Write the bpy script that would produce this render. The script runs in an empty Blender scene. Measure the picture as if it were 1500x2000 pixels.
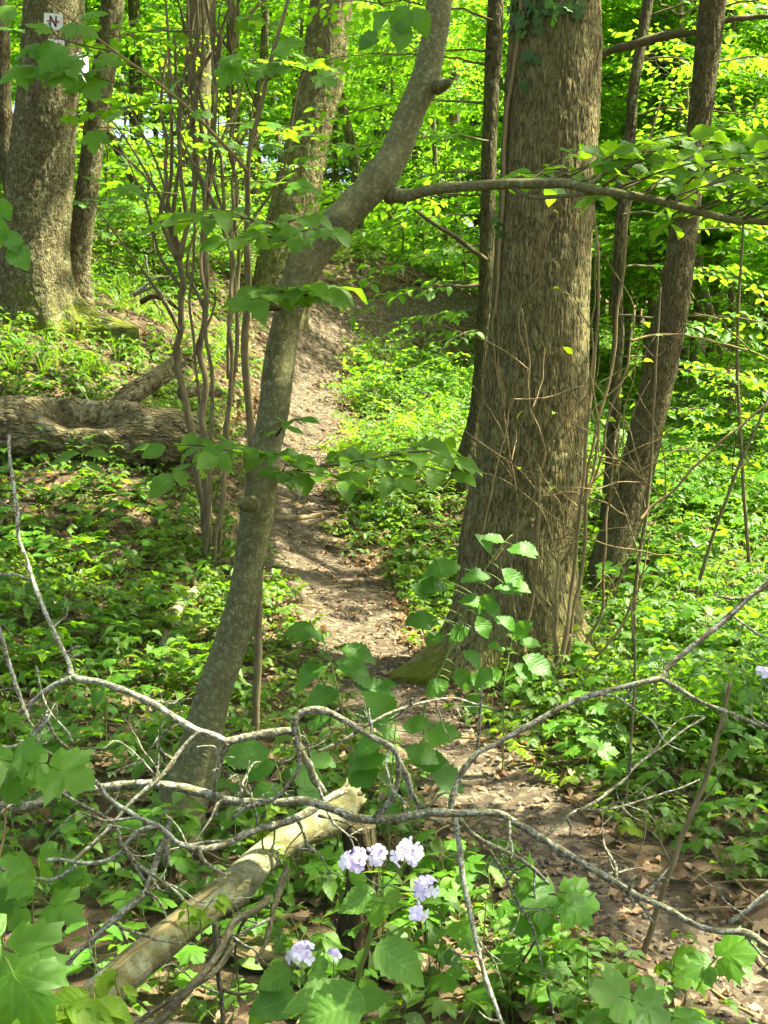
import bpy, math, random
import numpy as np
from mathutils import Matrix, Vector

# ---------------------------------------------------------------- camera, sky, sun, exposure
SC = bpy.context.scene
PITCH = math.radians(7.0)
FPX = 2605.0
CAMZ = 1.6
cam_data = bpy.data.cameras.new('camera')
cam = bpy.data.objects.new('camera', cam_data)
SC.collection.objects.link(cam)
cam.location = (0, 0, CAMZ)
cam.rotation_euler = (math.pi / 2 - PITCH, 0, 0)
cam_data.sensor_fit = 'VERTICAL'
cam_data.sensor_height = 36
cam_data.lens = 36 * FPX / 2000
cam_data.clip_start = 0.05
cam_data.clip_end = 600
SC.camera = cam

SUN = np.array([0.52, 0.10, 1.0]); SUN /= np.linalg.norm(SUN)      # direction TO the sun
sun_el = math.asin(SUN[2]); sun_az = math.atan2(SUN[0], SUN[1])
world = bpy.data.worlds.new('World'); SC.world = world
world.use_nodes = True
wn = world.node_tree.nodes; wl = world.node_tree.links
bg = wn['Background']
sky = wn.new('ShaderNodeTexSky'); sky.sky_type = 'NISHITA'; sky.sun_disc = False
sky.sun_elevation = sun_el; sky.sun_rotation = sun_az
sky.air_density = 0.7; sky.dust_density = 5.0; sky.ozone_density = 0.3
wl.new(sky.outputs[0], bg.inputs['Color']); bg.inputs['Strength'].default_value = 0.10
sl = bpy.data.lights.new('sun', 'SUN'); sl.energy = 5.0; sl.angle = math.radians(0.55); sl.color = (1.0, 0.93, 0.78)
so = bpy.data.objects.new('sun', sl); SC.collection.objects.link(so)
so.rotation_euler = Vector(SUN).to_track_quat('Z', 'Y').to_euler()
so.location = (8, 6, 20)
SC.view_settings.view_transform = 'Standard'; SC.view_settings.look = 'None'
SC.view_settings.gamma = 1; SC.view_settings.use_curve_mapping = False
SC.view_settings.exposure = 2.6
cy = SC.cycles
cy.max_bounces = 8; cy.diffuse_bounces = 4; cy.glossy_bounces = 1; cy.transmission_bounces = 6
cy.transparent_max_bounces = 4; cy.caustics_reflective = False; cy.caustics_refractive = False
cy.sample_clamp_indirect = 4.0
cy.use_denoising = True
cy.use_adaptive_sampling = True; cy.adaptive_threshold = 0.045; cy.adaptive_min_samples = 20
cy.time_limit = 1000

# ---------------------------------------------------------------- helpers
rng = np.random.default_rng(11)
random.seed(5)
COL = SC.collection

def P(px, py, d):
    """photo pixel and distance (metres ahead) -> world point"""
    a = (px - 750) / FPX; b = -(py - 1000) / FPX
    v = np.array([a, math.cos(PITCH) + b * math.sin(PITCH), -math.sin(PITCH) + b * math.cos(PITCH)])
    v = v * (d / v[1])
    return np.array([v[0], v[1], v[2] + CAMZ])

def PX(w, d):
    return w * d / FPX

def hash3(i, j, k, seed):
    n = (i * 374761393 + j * 668265263 + k * 2147483647 + seed * 974711) & 0x7fffffff
    n = ((n ^ (n >> 13)) * 1274126177) & 0x7fffffff
    n = ((n ^ (n >> 16)) * 668265263) & 0x7fffffff
    return (n & 0xffff) / 65535.0

def vnoise(p, seed=0):
    p = np.asarray(p, float)
    i = np.floor(p).astype(np.int64); f = p - i
    f = f * f * (3 - 2 * f)
    out = 0
    for dx in (0, 1):
        wx = f[..., 0] if dx else 1 - f[..., 0]
        for dy in (0, 1):
            wy = f[..., 1] if dy else 1 - f[..., 1]
            for dz in (0, 1):
                wz = f[..., 2] if dz else 1 - f[..., 2]
                out = out + wx * wy * wz * hash3(i[..., 0] + dx, i[..., 1] + dy, i[..., 2] + dz, seed)
    return out * 2 - 1

def fbm(p, octv=3, seed=0):
    s = 0; a = 1.0; p = np.asarray(p, float)
    for o in range(octv):
        s = s + a * vnoise(p, seed + o); p = p * 2.03; a *= 0.5
    return s

# ---- terrain height: thin-plate spline through surveyed points
CT = [(1500, 1950, 3.3), (1330, 1830, 3.65), (1130, 1690, 4.1), (960, 1530, 4.9), (850, 1430, 5.6), (770, 1330, 6.5),
      (700, 1230, 7.4), (640, 1140, 8.2), (570, 1060, 9.0), (560, 930, 10.5), (590, 850, 11.7), (600, 760, 13), (600, 690, 14.2),
      (625, 650, 15), (720, 635, 15.8), (820, 605, 16.8), (910, 585, 17.8),
      (100, 1500, 5), (350, 1600, 4.5), (100, 1200, 6.7), (100, 1000, 8.2), (200, 905, 8.8), (30, 905, 8.9), (150, 760, 9.9), (130, 650, 11.2),
      (300, 640, 11.6), (330, 500, 15), (300, 400, 19), (100, 420, 19), (300, 330, 26), (410, 1080, 8.1), (540, 560, 14.6),
      (720, 470, 22), (800, 430, 30), (1000, 1300, 6.7), (1200, 1250, 7), (1400, 1300, 6.6), (1400, 1100, 9), (1480, 900, 14),
      (1300, 800, 20), (1400, 740, 28), (1200, 700, 40), (760, 800, 13), (780, 950, 10), (905, 905, 10.5), (1180, 1170, 8.3)]
ctl = [tuple(P(*c)) for c in CT]
ctl += [(-2, 2, .02), (0, 2, 0), (2, 2, -.03), (0, -6, 0), (-6, -4, .3), (6, -4, -.3), (-6, 4, .5), (6, 4, -.1), (-45, 60, 13), (0, 60, 7), (45, 60, 3),
        (-35, 20, 8), (35, 20, .3), (35, 0, -.8), (-30, 0, 3), (0, 150, 12), (-90, 150, 20), (90, 150, 8), (-90, 0, 6), (90, 0, -1)]
ctl = np.array(ctl)
def _tps(r2):
    return 0.5 * r2 * np.log(r2 + 1e-9)
def _fit():
    n = len(ctl)
    d2 = ((ctl[:, None, :2] - ctl[None, :, :2]) ** 2).sum(-1)
    A = np.zeros((n + 3, n + 3)); A[:n, :n] = _tps(d2) + np.eye(n) * 0.25
    A[:n, n] = 1; A[:n, n + 1:] = ctl[:, :2]; A[n, :n] = 1; A[n + 1:, :n] = ctl[:, :2].T
    b = np.zeros(n + 3); b[:n] = ctl[:, 2]
    return np.linalg.solve(A, b)
TPW = _fit()

PATH_PTS = np.array([P(*c)[:2] for c in [(1830, 2250, 2.5), (1620, 2050, 2.95)] + CT[:17]] + [P(1010, 560, 19)[:2], P(1100, 545, 21)[:2]])
def catmull(pts, n):
    pts = np.asarray(pts, float)
    if len(pts) == 2:
        t = np.linspace(0, 1, n)[:, None]
        return pts[0] * (1 - t) + pts[1] * t
    q = np.vstack([2 * pts[0] - pts[1], pts, 2 * pts[-1] - pts[-2]])
    seg = np.linalg.norm(np.diff(pts, axis=0)[:, :3], axis=1) + 1e-9
    cum = np.concatenate([[0], np.cumsum(seg)])
    s = np.linspace(0, cum[-1], n)
    k = np.clip(np.searchsorted(cum, s, side='right') - 1, 0, len(pts) - 2)
    t = ((s - cum[k]) / seg[k])[:, None]
    p0, p1, p2, p3 = q[k], q[k + 1], q[k + 2], q[k + 3]
    return 0.5 * (2 * p1 + (p2 - p0) * t + (2 * p0 - 5 * p1 + 4 * p2 - p3) * t ** 2 + (3 * p1 - p0 - 3 * p2 + p3) * t ** 3)
PATH = catmull(PATH_PTS, 260)

def path_dist(x, y):
    x = np.atleast_1d(np.asarray(x, float)); y = np.atleast_1d(np.asarray(y, float))
    out = np.empty(x.shape); f = np.c_[x.ravel(), y.ravel()]; o = np.empty(len(f))
    for a in range(0, len(f), 20000):
        c = f[a:a + 20000]
        o[a:a + 20000] = np.sqrt(((c[:, None, :] - PATH[None, ::2, :]) ** 2).sum(-1).min(1))
    return o.reshape(x.shape)

def H(x, y):
    x = np.atleast_1d(np.asarray(x, float)); y = np.atleast_1d(np.asarray(y, float))
    f = np.c_[x.ravel(), y.ravel()]; o = np.empty(len(f))
    for a in range(0, len(f), 20000):
        c = f[a:a + 20000]
        d2 = ((c[:, None, :] - ctl[None, :, :2]) ** 2).sum(-1)
        o[a:a + 20000] = _tps(d2) @ TPW[:len(ctl)] + TPW[len(ctl)] + c @ TPW[len(ctl) + 1:]
    pd = path_dist(f[:, 0], f[:, 1])
    q = np.c_[f * 1.6, np.zeros(len(f))]
    n = fbm(q, 3, 3) * 0.035 * np.clip((pd - .15) / .5, .15, 1)
    o = o + n - 0.05 * np.exp(-(pd / .32) ** 2)
    return o.reshape(x.shape)
_gx = np.arange(-14, 14.01, .07); _gy = np.arange(-1, 24.01, .07)
_GZ = H(*np.meshgrid(_gx, _gy))
def h1(x, y):
    x = float(x); y = float(y)
    u = (x + 14) / .07; v = (y + 1) / .07
    i = int(math.floor(u)); j = int(math.floor(v))
    if 0 <= i < len(_gx) - 1 and 0 <= j < len(_gy) - 1:
        fu, fv = u - i, v - j
        return float((_GZ[j, i] * (1 - fu) + _GZ[j, i + 1] * fu) * (1 - fv) + (_GZ[j + 1, i] * (1 - fu) + _GZ[j + 1, i + 1] * fu) * fv)
    return float(H(x, y)[0])

# ---- mesh building
def mk_mesh(name, V, polys, mat, attrs=None, smooth=True):
    V = np.asarray(V, np.float32)
    me = bpy.data.meshes.new(name)
    me.vertices.add(len(V)); me.vertices.foreach_set('co', V.ravel())
    polys = [np.asarray(p, np.int32) for p in polys if len(p)]
    loops = np.concatenate([p.ravel() for p in polys])
    starts = []; o = 0
    for p in polys:
        m, k = p.shape
        starts.append(o + np.arange(m) * k); o += m * k
    starts = np.concatenate(starts).astype(np.int32)
    me.loops.add(len(loops)); me.loops.foreach_set('vertex_index', loops)
    me.polygons.add(len(starts)); me.polygons.foreach_set('loop_start', starts)
    if smooth:
        me.polygons.foreach_set('use_smooth', np.ones(len(starts), bool))
    for k, a in (attrs or {}).items():
        a = np.asarray(a, np.float32)
        at = me.attributes.new(k, 'FLOAT_VECTOR' if a.ndim == 2 else 'FLOAT', 'POINT')
        at.data.foreach_set('vector' if a.ndim == 2 else 'value', a.ravel())
    me.update(calc_edges=True)
    if mat is not None:
        me.materials.append(mat)
    return me

class Geo:
    """collects geometry with per-point attributes, one mesh at the end"""
    def __init__(s):
        s.V = []; s.F = {3: [], 4: []}; s.A = []; s.n = 0
    def add(s, V, polys, a):
        for p in polys:
            if len(p): s.F[p.shape[1]].append(p + s.n)
        s.V.append(V); s.A.append(a); s.n += len(V)
    def build(s, name, mat, attr, origin=(0, 0, 0), smooth=True):
        V = np.vstack(s.V) - np.asarray(origin)
        pl = [np.vstack(s.F[k]) for k in (3, 4) if s.F[k]]
        return mk_mesh(name, V, pl, mat, {attr: np.vstack(s.A)}, smooth)

def frames(C):
    T = np.gradient(C, axis=0); T /= np.linalg.norm(T, axis=1)[:, None] + 1e-12
    up = np.array([0, 1.0, 0]) if abs(T[0][1]) < .9 else np.array([1.0, 0, 0])
    N = np.empty_like(C)
    n = up - T[0] * up.dot(T[0]); n /= np.linalg.norm(n)
    for i in range(len(C)):
        n = n - T[i] * n.dot(T[i]); n /= np.linalg.norm(n) + 1e-12
        N[i] = n
    return T, N, np.cross(T, N)

def tube(pts, rad, sides=8, n=None, wob=0.0, seed=0, disp=None, cap=True):
    pts = np.asarray(pts, float); rad = np.asarray(rad, float)
    if n is None: n = max(4, len(pts) * 4)
    C4 = catmull(np.c_[pts, rad], n); C = C4[:, :3].copy(); R = np.maximum(C4[:, 3], 1e-4)
    if wob:
        s = np.linspace(0, 1, n)[:, None] * len(pts) * 1.7
        q = np.c_[s, s * 0 + seed * 3.1, s * 0]
        C += np.stack([vnoise(q + k * 17.3, seed) for k in range(3)], 1) * wob
    T, N, B = frames(C)
    sl_ = np.concatenate([[0], np.cumsum(np.linalg.norm(np.diff(C, axis=0), axis=1))])
    a = np.arange(sides) * 2 * np.pi / sides
    ca, sa = np.cos(a), np.sin(a)
    RR = np.repeat(R[:, None], sides, 1)
    if disp is not None:
        RR = disp(RR, np.repeat(a[None], n, 0), np.repeat(sl_[:, None], sides, 1), np.repeat(np.linspace(0, 1, n)[:, None], sides, 1))
    V = C[:, None] + RR[..., None] * (ca[None, :, None] * N[:, None] + sa[None, :, None] * B[:, None])
    rm = R.mean()
    tc = np.stack([np.repeat(ca[None] * rm, n, 0), np.repeat(sa[None] * rm, n, 0), np.repeat(sl_[:, None], sides, 1)], -1)
    i = np.arange(n - 1)[:, None] * sides; j = np.arange(sides)[None]; j2 = (j + 1) % sides
    Q = np.stack([i + j, i + j2, i + sides + j2, i + sides + j], -1).reshape(-1, 4)
    V = V.reshape(-1, 3); tc = tc.reshape(-1, 3)
    polys = [Q]
    if cap:
        V = np.vstack([V, C[0], C[-1]]); tc = np.vstack([tc, [0, 0, 0], [0, 0, sl_[-1]]])
        k0, k1 = len(V) - 2, len(V) - 1; jj = np.arange(sides); jn = (jj + 1) % sides
        polys.append(np.stack([np.full(sides, k0), jn, jj], -1))
        b = (n - 1) * sides
        polys.append(np.stack([np.full(sides, k1), b + jj, b + jn], -1))
    return V, polys, tc

# ---- object bookkeeping
def link(o, parent=None):
    COL.objects.link(o)
    if parent is not None: o.parent = parent
    return o
def tag(o, label, cat, group=None, kind=None):
    if label: o['label'] = label
    if cat: o['category'] = cat
    if group: o['group'] = group
    if kind: o['kind'] = kind
    return o
class Thing:
    def __init__(s, name, label, cat, loc, group=None):
        s.o = bpy.data.objects.new(name, None); s.o.empty_display_size = .1
        COL.objects.link(s.o); s.loc = np.asarray(loc, float); s.o.location = s.loc
        tag(s.o, label, cat, group)
    def mesh(s, name, V, polys, mat, attrs=None, parent=None, smooth=True, kind=None):
        o = bpy.data.objects.new(name, mk_mesh(name, np.asarray(V) - s.loc, polys, mat, attrs, smooth))
        if kind: o['kind'] = kind
        return link(o, parent or s.o)
    def tube(s, name, pts, rad, mat, sides=8, n=None, wob=0, seed=0, disp=None, parent=None):
        V, p, tc = tube(pts, rad, sides, n, wob, seed, disp)
        return s.mesh(name, V, p, mat, {'tc': tc}, parent)
    def geo(s, name, g, mat, attr, parent=None, kind=None):
        o = bpy.data.objects.new(name, g.build(name, mat, attr, s.loc))
        if kind: o['kind'] = kind
        return link(o, parent or s.o)
    def inst(s, name, me, M, parent=None):
        o = bpy.data.objects.new(name, me); link(o, parent or s.o)
        M = Matrix(M); M.translation -= Vector(s.loc)
        o.matrix_local = M
        return o

def basis(D, N):
    D = np.asarray(D, float); D = D / (np.linalg.norm(D, axis=-1, keepdims=True) + 1e-12)
    N = np.asarray(N, float)
    N = N - D * (N * D).sum(-1, keepdims=True); N = N / (np.linalg.norm(N, axis=-1, keepdims=True) + 1e-12)
    X = np.cross(D, N)
    return np.stack([X, D, N], -1)
def mat4(pos, D, N, s):
    B = basis(D, N) * s
    M = np.eye(4); M[:3, :3] = B; M[:3, 3] = pos
    return M

# ---------------------------------------------------------------- materials
def nodes(name):
    m = bpy.data.materials.new(name); m.use_nodes = True
    nt = m.node_tree; nt.nodes.clear()
    return m, nt
class NT:
    def __init__(s, nt): s.nt = nt
    def n(s, t, **kw):
        nd = s.nt.nodes.new(t)
        for k, v in kw.items(): setattr(nd, k, v)
        return nd
    def l(s, a, b): s.nt.links.new(a, b)
    def math(s, op, a, b=None, c=None, clamp=False):
        nd = s.n('ShaderNodeMath', operation=op, use_clamp=clamp)
        for i, v in enumerate((a, b, c)):
            if v is None: continue
            if isinstance(v, (int, float)): nd.inputs[i].default_value = v
            else: s.l(v, nd.inputs[i])
        return nd.outputs[0]
    def mix(s, f, a, b):
        nd = s.n('ShaderNodeMix', data_type='RGBA')
        for i, v in ((0, f), (6, a), (7, b)):
            if isinstance(v, (int, float)): nd.inputs[i].default_value = v
            elif isinstance(v, (tuple, list)): nd.inputs[i].default_value = (*v[:3], 1)
            else: s.l(v, nd.inputs[i])
        return nd.outputs[2]
    def noise(s, vec, scale, detail=3, rough=.55, dist=0):
        nd = s.n('ShaderNodeTexNoise'); nd.inputs['Scale'].default_value = scale
        nd.inputs['Detail'].default_value = detail; nd.inputs['Roughness'].default_value = rough
        nd.inputs['Distortion'].default_value = dist
        if vec is not None: s.l(vec, nd.inputs['Vector'])
        return nd.outputs['Fac']
    def ramp(s, f, a, b):
        nd = s.n('ShaderNodeMapRange', clamp=True)
        nd.inputs[1].default_value = a; nd.inputs[2].default_value = b
        s.l(f, nd.inputs[0]); return nd.outputs[0]
    def mapping(s, vec, sc):
        nd = s.n('ShaderNodeMapping'); nd.inputs['Scale'].default_value = sc
        s.l(vec, nd.inputs[0]); return nd.outputs[0]

def leaf_mat(name, ca, cb, trans, tmix=.45, vein='pinnate', rough=.48, spec=.28, veinc=None):
    if 'petal' not in name and 'dry' not in name:
        w_ = (1.00, 1.05, .48); ca, cb, trans = [tuple(c * f for c, f in zip(cc, w_)) for cc in (ca, cb, trans)]
    m, nt = nodes(name); k = NT(nt)
    at = k.n('ShaderNodeAttribute', attribute_name='leaf')
    oi = k.n('ShaderNodeObjectInfo')
    sep = k.n('ShaderNodeSeparateXYZ'); k.l(at.outputs['Vector'], sep.inputs[0])
    u, v, r = sep.outputs
    mixf = k.math('ADD', k.math('MULTIPLY', r, .6), k.math('MULTIPLY', oi.outputs['Random'], .4))
    col = k.mix(mixf, ca, cb)
    tcol = k.mix(mixf, trans, tuple(min(1, c * 1.25) for c in trans))
    bump = None
    if vein == 'pinnate':
        av = k.math('ABSOLUTE', v)
        w = k.math('FRACT', k.math('MULTIPLY', k.math('SUBTRACT', u, k.math('MULTIPLY', av, .22)), 9))
        tri = k.math('ABSOLUTE', k.math('SUBTRACT', w, .5))
        side = k.math('SUBTRACT', 1, k.ramp(tri, .0, .13))
        mid = k.math('SUBTRACT', 1, k.ramp(av, .02, .1))
        vn = k.math('MAXIMUM', k.math('MULTIPLY', side, .6), mid)
        hgt = tri
    elif vein == 'palmate':
        ang = k.math('ARCTAN2', v, u); ln = k.math('SQRT', k.math('ADD', k.math('MULTIPLY', u, u), k.math('MULTIPLY', v, v)))
        best = None
        for a in (0, .62, -.62, 1.32, -1.32):
            dd = k.math('MULTIPLY', k.math('ABSOLUTE', k.math('SINE', k.math('SUBTRACT', ang, a))), ln)
            best = dd if best is None else k.math('MINIMUM', best, dd)
        vn = k.math('SUBTRACT', 1, k.ramp(best, .005, .022)); hgt = k.math('MULTIPLY', best, 4)
    else:
        vn = None
    if 'petal' not in name:
        sn = k.noise(at.outputs['Vector'], 9, 3, .6)
        col = k.mix(k.math('MULTIPLY', k.ramp(k.math('ADD', sn, k.math('MULTIPLY', oi.outputs['Random'], .16)), .70, .78), .55), col, (.16, .13, .03))
    if vn is not None:
        vc = veinc or tuple(min(1, c * 1.7 + .02) for c in cb)
        col = k.mix(k.math('MULTIPLY', vn, .55), col, vc)
        tcol = k.mix(k.math('MULTIPLY', vn, .35), tcol, tuple(c * .45 for c in trans))
        nz = k.noise(at.outputs['Vector'], 7, 2)
        bp = k.n('ShaderNodeBump'); bp.inputs['Strength'].default_value = .35; bp.inputs['Distance'].default_value = .004
        k.l(k.math('ADD', hgt, nz), bp.inputs['Height']); bump = bp.outputs[0]
    pb = k.n('ShaderNodeBsdfPrincipled'); k.l(col, pb.inputs['Base Color'])
    pb.inputs['Roughness'].default_value = rough; pb.inputs['Specular IOR Level'].default_value = spec
    tr = k.n('ShaderNodeBsdfTranslucent'); k.l(tcol, tr.inputs['Color'])
    if bump is not None: k.l(bump, pb.inputs['Normal'])
    mx = k.n('ShaderNodeMixShader'); mx.inputs[0].default_value = tmix
    k.l(pb.outputs[0], mx.inputs[1]); k.l(tr.outputs[0], mx.inputs[2])
    out = k.n('ShaderNodeOutputMaterial'); k.l(mx.outputs[0], out.inputs[0])
    return m

def bark_mat(name, dark, mid, light, freq=18, stretch=.18, bump=.6, dist=.02, lichen=None, lich_amt=.0, lich_scale=9,
             moss=None, mossz=(0, 0), moss_amt=0., furrow=1.0, yellow=0.0, moss_noise=5):
    tint = (1.06, 1.03, .76)
    dark, mid, light = [tuple(c * f for c, f in zip(cc, tint)) for cc in (dark, mid, light)]
    if lichen: lichen = tuple(c * f for c, f in zip(lichen, (1, 1, .82)))
    m, nt = nodes(name); k = NT(nt)
    at = k.n('ShaderNodeAttribute', attribute_name='tc'); tc = at.outputs['Vector']
    st = k.mapping(tc, (1, 1, stretch))
    geo = k.n('ShaderNodeNewGeometry')
    n1 = k.noise(st, freq, 5, .65, .6)
    n2 = k.noise(tc, freq * .35, 3)
    n3 = k.noise(tc, freq * 6, 3, .7)
    vo = k.n('ShaderNodeTexVoronoi', feature='DISTANCE_TO_EDGE'); vo.inputs['Scale'].default_value = freq * 1.3
    k.l(st, vo.inputs['Vector'])
    crack = k.ramp(vo.outputs['Distance'], 0, .22)
    col = k.mix(k.ramp(n1, .30, .62), tuple(.45 * a_ + .55 * b_ for a_, b_ in zip(dark, mid)), mid)
    wv = k.noise(st, freq * .8, 2, .5, .35)
    net = k.ramp(k.math('ABSOLUTE', k.math('SUBTRACT', wv, .5)), .008, .055)
    col = k.mix(k.math('MULTIPLY', k.ramp(n2, .45, .75), .7), col, light)
    col = k.mix(k.math('MULTIPLY', k.ramp(n3, .5, .8), .35), col, light)
    if furrow:
        col = k.mix(k.math('MULTIPLY', k.math('SUBTRACT', 1, net), .85 * furrow), col, tuple(c * .7 for c in dark))
        col = k.mix(k.math('MULTIPLY', k.math('SUBTRACT', 1, crack), .45 * furrow), col, tuple(c * .6 for c in dark))
    hgt = k.math('ADD', k.math('MULTIPLY', n1, .8), k.math('ADD', k.math('MULTIPLY', k.math('ADD', crack, net), .5 * furrow), k.math('MULTIPLY', n3, .3)))
    sg = k.noise(st, max(2.5, freq * .11), 3, .6, .4)
    col = k.mix(k.math('MULTIPLY', k.ramp(sg, .5, .68), .42), col, dark)
    ag = k.noise(geo.outputs['Position'], 1.7, 4, .6)
    col = k.mix(k.math('MULTIPLY', k.ramp(ag, .42, .68), .38), col, (.105, .115, .036))
    if lichen:
        ln = k.noise(tc, lich_scale, 6, .72, .4)
        lf = k.ramp(ln, .56 - lich_amt * .3, .74 - lich_amt * .3)
        col = k.mix(k.math('MULTIPLY', lf, .85), col, lichen)
        hgt = k.math('ADD', hgt, k.math('MULTIPLY', lf, .3))
    if yellow:
        yn = k.noise(tc, lich_scale * .6, 4, .7)
        col = k.mix(k.math('MULTIPLY', k.ramp(yn, .70 - yellow * .1, .74 - yellow * .1), .9), col, (.36, .29, .02))
    if moss:
        sp = k.n('ShaderNodeSeparateXYZ'); k.l(geo.outputs['Position'], sp.inputs[0])
        zf = k.math('SUBTRACT', 1, k.ramp(sp.outputs[2], mossz[0], mossz[1]))
        mn = k.noise(geo.outputs['Position'], moss_noise, 5, .7)
        mf = k.ramp(k.math('ADD', mn, k.math('MULTIPLY', zf, moss_amt)), .78, .95)
        mc = k.mix(k.noise(geo.outputs['Position'], 60, 3), (.05, .075, .006), (.16, .18, .015))
        col = k.mix(mf, col, mc)
        hgt = k.math('ADD', hgt, k.math('MULTIPLY', mf, k.noise(geo.outputs['Position'], 90, 3)))
    bp = k.n('ShaderNodeBump'); bp.inputs['Strength'].default_value = bump; bp.inputs['Distance'].default_value = dist
    k.l(hgt, bp.inputs['Height'])
    pb = k.n('ShaderNodeBsdfPrincipled'); k.l(col, pb.inputs['Base Color']); pb.inputs['Roughness'].default_value = .9
    pb.inputs['Specular IOR Level'].default_value = .15
    k.l(bp.outputs[0], pb.inputs['Normal'])
    out = k.n('ShaderNodeOutputMaterial'); k.l(pb.outputs[0], out.inputs[0])
    return m

def plain_mat(name, col, rough=.6, col2=None, scale=30, spec=.3, trans=0):
    m, nt = nodes(name); k = NT(nt)
    pb = k.n('ShaderNodeBsdfPrincipled'); pb.inputs['Roughness'].default_value = rough
    pb.inputs['Specular IOR Level'].default_value = spec
    out = k.n('ShaderNodeOutputMaterial')
    co = k.n('ShaderNodeTexCoord')
    c = k.mix(k.ramp(k.noise(co.outputs['Object'], scale, 4), .35, .65), col, col2 or tuple(x * .8 for x in col))
    k.l(c, pb.inputs['Base Color'])
    if trans:
        tr = k.n('ShaderNodeBsdfTranslucent'); k.l(c, tr.inputs['Color'])
        mx = k.n('ShaderNodeMixShader'); mx.inputs[0].default_value = trans
        k.l(pb.outputs[0], mx.inputs[1]); k.l(tr.outputs[0], mx.inputs[2]); k.l(mx.outputs[0], out.inputs[0])
    else:
        k.l(pb.outputs[0], out.inputs[0])
    return m

def ground_mat(name, pathlike):
    m, nt = nodes(name); k = NT(nt)
    geo = k.n('ShaderNodeNewGeometry'); p = geo.outputs['Position']
    a = k.noise(p, 3.0, 6, .65, .3); b = k.noise(p, 22, 5, .7, .5); c = k.noise(p, 90, 4, .7)
    vo = k.n('ShaderNodeTexVoronoi'); vo.inputs['Scale'].default_value = 38 if pathlike else 22
    vo.inputs['Randomness'].default_value = 1
    k.l(p, vo.inputs['Vector'])
    sv = k.n('ShaderNodeSeparateColor'); k.l(vo.outputs['Color'], sv.inputs[0])
    if pathlike:
        col = k.mix(k.ramp(a, .3, .7), (.044, .037, .021), (.095, .078, .046))
        col = k.mix(k.ramp(b, .4, .75), col, (.145, .120, .074))
        col = k.mix(k.math('MULTIPLY', k.ramp(sv.outputs[0], .72, .8), .7), col, (.21, .17, .105))
        col = k.mix(k.math('MULTIPLY', k.ramp(sv.outputs[1], .8, .86), .8), col, (.06, .04, .025))
    else:
        col = k.mix(k.ramp(a, .3, .7), (.035, .024, .014), (.085, .058, .032))
        col = k.mix(k.math('MULTIPLY', k.ramp(sv.outputs[0], .5, .6), .6), col, (.20, .145, .08))
        col = k.mix(k.math('MULTIPLY', k.ramp(sv.outputs[1], .7, .78), .6), col, (.03, .045, .01))
    col = k.mix(k.math('MULTIPLY', k.ramp(c, .45, .8), .35), col, (.03, .02, .012))
    bp = k.n('ShaderNodeBump'); bp.inputs['Strength'].default_value = .9; bp.inputs['Distance'].default_value = .02
    hh = k.math('ADD', k.math('ADD', b, k.math('MULTIPLY', c, .5)), k.math('MULTIPLY', sv.outputs[2], .35))
    k.l(hh, bp.inputs['Height'])
    pb = k.n('ShaderNodeBsdfPrincipled'); k.l(col, pb.inputs['Base Color']); pb.inputs['Roughness'].default_value = .95
    pb.inputs['Specular IOR Level'].default_value = .1
    k.l(bp.outputs[0], pb.inputs['Normal'])
    out = k.n('ShaderNodeOutputMaterial'); k.l(pb.outputs[0], out.inputs[0])
    return m

G1, G2 = (.034, .100, .010), (.085, .175, .016)
TR = (.26, .44, .022)
M_beech = leaf_mat('beech_leaf', (.040, .115, .014), (.080, .170, .018), (.24, .44, .025), .45)
M_maple = leaf_mat('maple_leaf', (.040, .125, .016), (.075, .180, .020), (.22, .44, .025), .42, 'palmate')
M_hazel = leaf_mat('hazel_leaf', (.035, .115, .018), (.060, .155, .022), (.18, .40, .03), .38)
M_herb = leaf_mat('herb_leaf', (.030, .088, .013), (.085, .165, .018), (.20, .38, .022), .36, 'pinnate', .45, .35)
M_herb2 = leaf_mat('pale_herb_leaf', (.060, .120, .016), (.125, .190, .020), (.28, .42, .022), .40, None, .5, .3)
M_grass = leaf_mat('grass_blade', (.05, .12, .014), (.09, .18, .02), (.22, .40, .02), .35, None, .45, .35)
M_ivy = leaf_mat('ivy_leaf', (.028, .075, .016), (.05, .115, .02), (.08, .18, .02), .25, 'palmate', .45, .3)
M_far = leaf_mat('thicket_leaf', (.040, .115, .013), (.105, .220, .020), (.25, .52, .03), .52, None, .5, .3)
M_far2 = leaf_mat('second_thicket_leaf', (.042, .125, .015), (.085, .185, .02), (.26, .52, .03), .5, None, .5, .3)  # second leaf green, used on young maples, shrubs and other undergrowth
M_canopy = leaf_mat('canopy_leaf', (.045, .115, .010), (.085, .165, .014), (.25, .40, .02), .45, None, .5, .3)
M_sprout = leaf_mat('sprout_leaf', (.10, .20, .02), (.15, .25, .02), (.36, .52, .03), .45, 'pinnate')
M_honesty = leaf_mat('honesty_leaf', (.075, .175, .045), (.10, .21, .055), (.22, .44, .06), .35, 'pinnate', .55, .25)
M_dry = leaf_mat('dry_leaf', (.20, .125, .055), (.36, .27, .15), (.30, .19, .07), .22, 'pinnate', .7, .2, veinc=(.30, .21, .11))
M_dry2 = leaf_mat('brown_dry_leaf', (.11, .06, .028), (.25, .16, .085), (.2, .1, .03), .15, None, .7, .2)
M_stem = plain_mat('green_stem', (.12, .20, .03), .5, (.16, .22, .05), 40)
M_redstem = plain_mat('reddish_stem', (.16, .10, .04), .6, (.12, .13, .03), 40)

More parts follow.
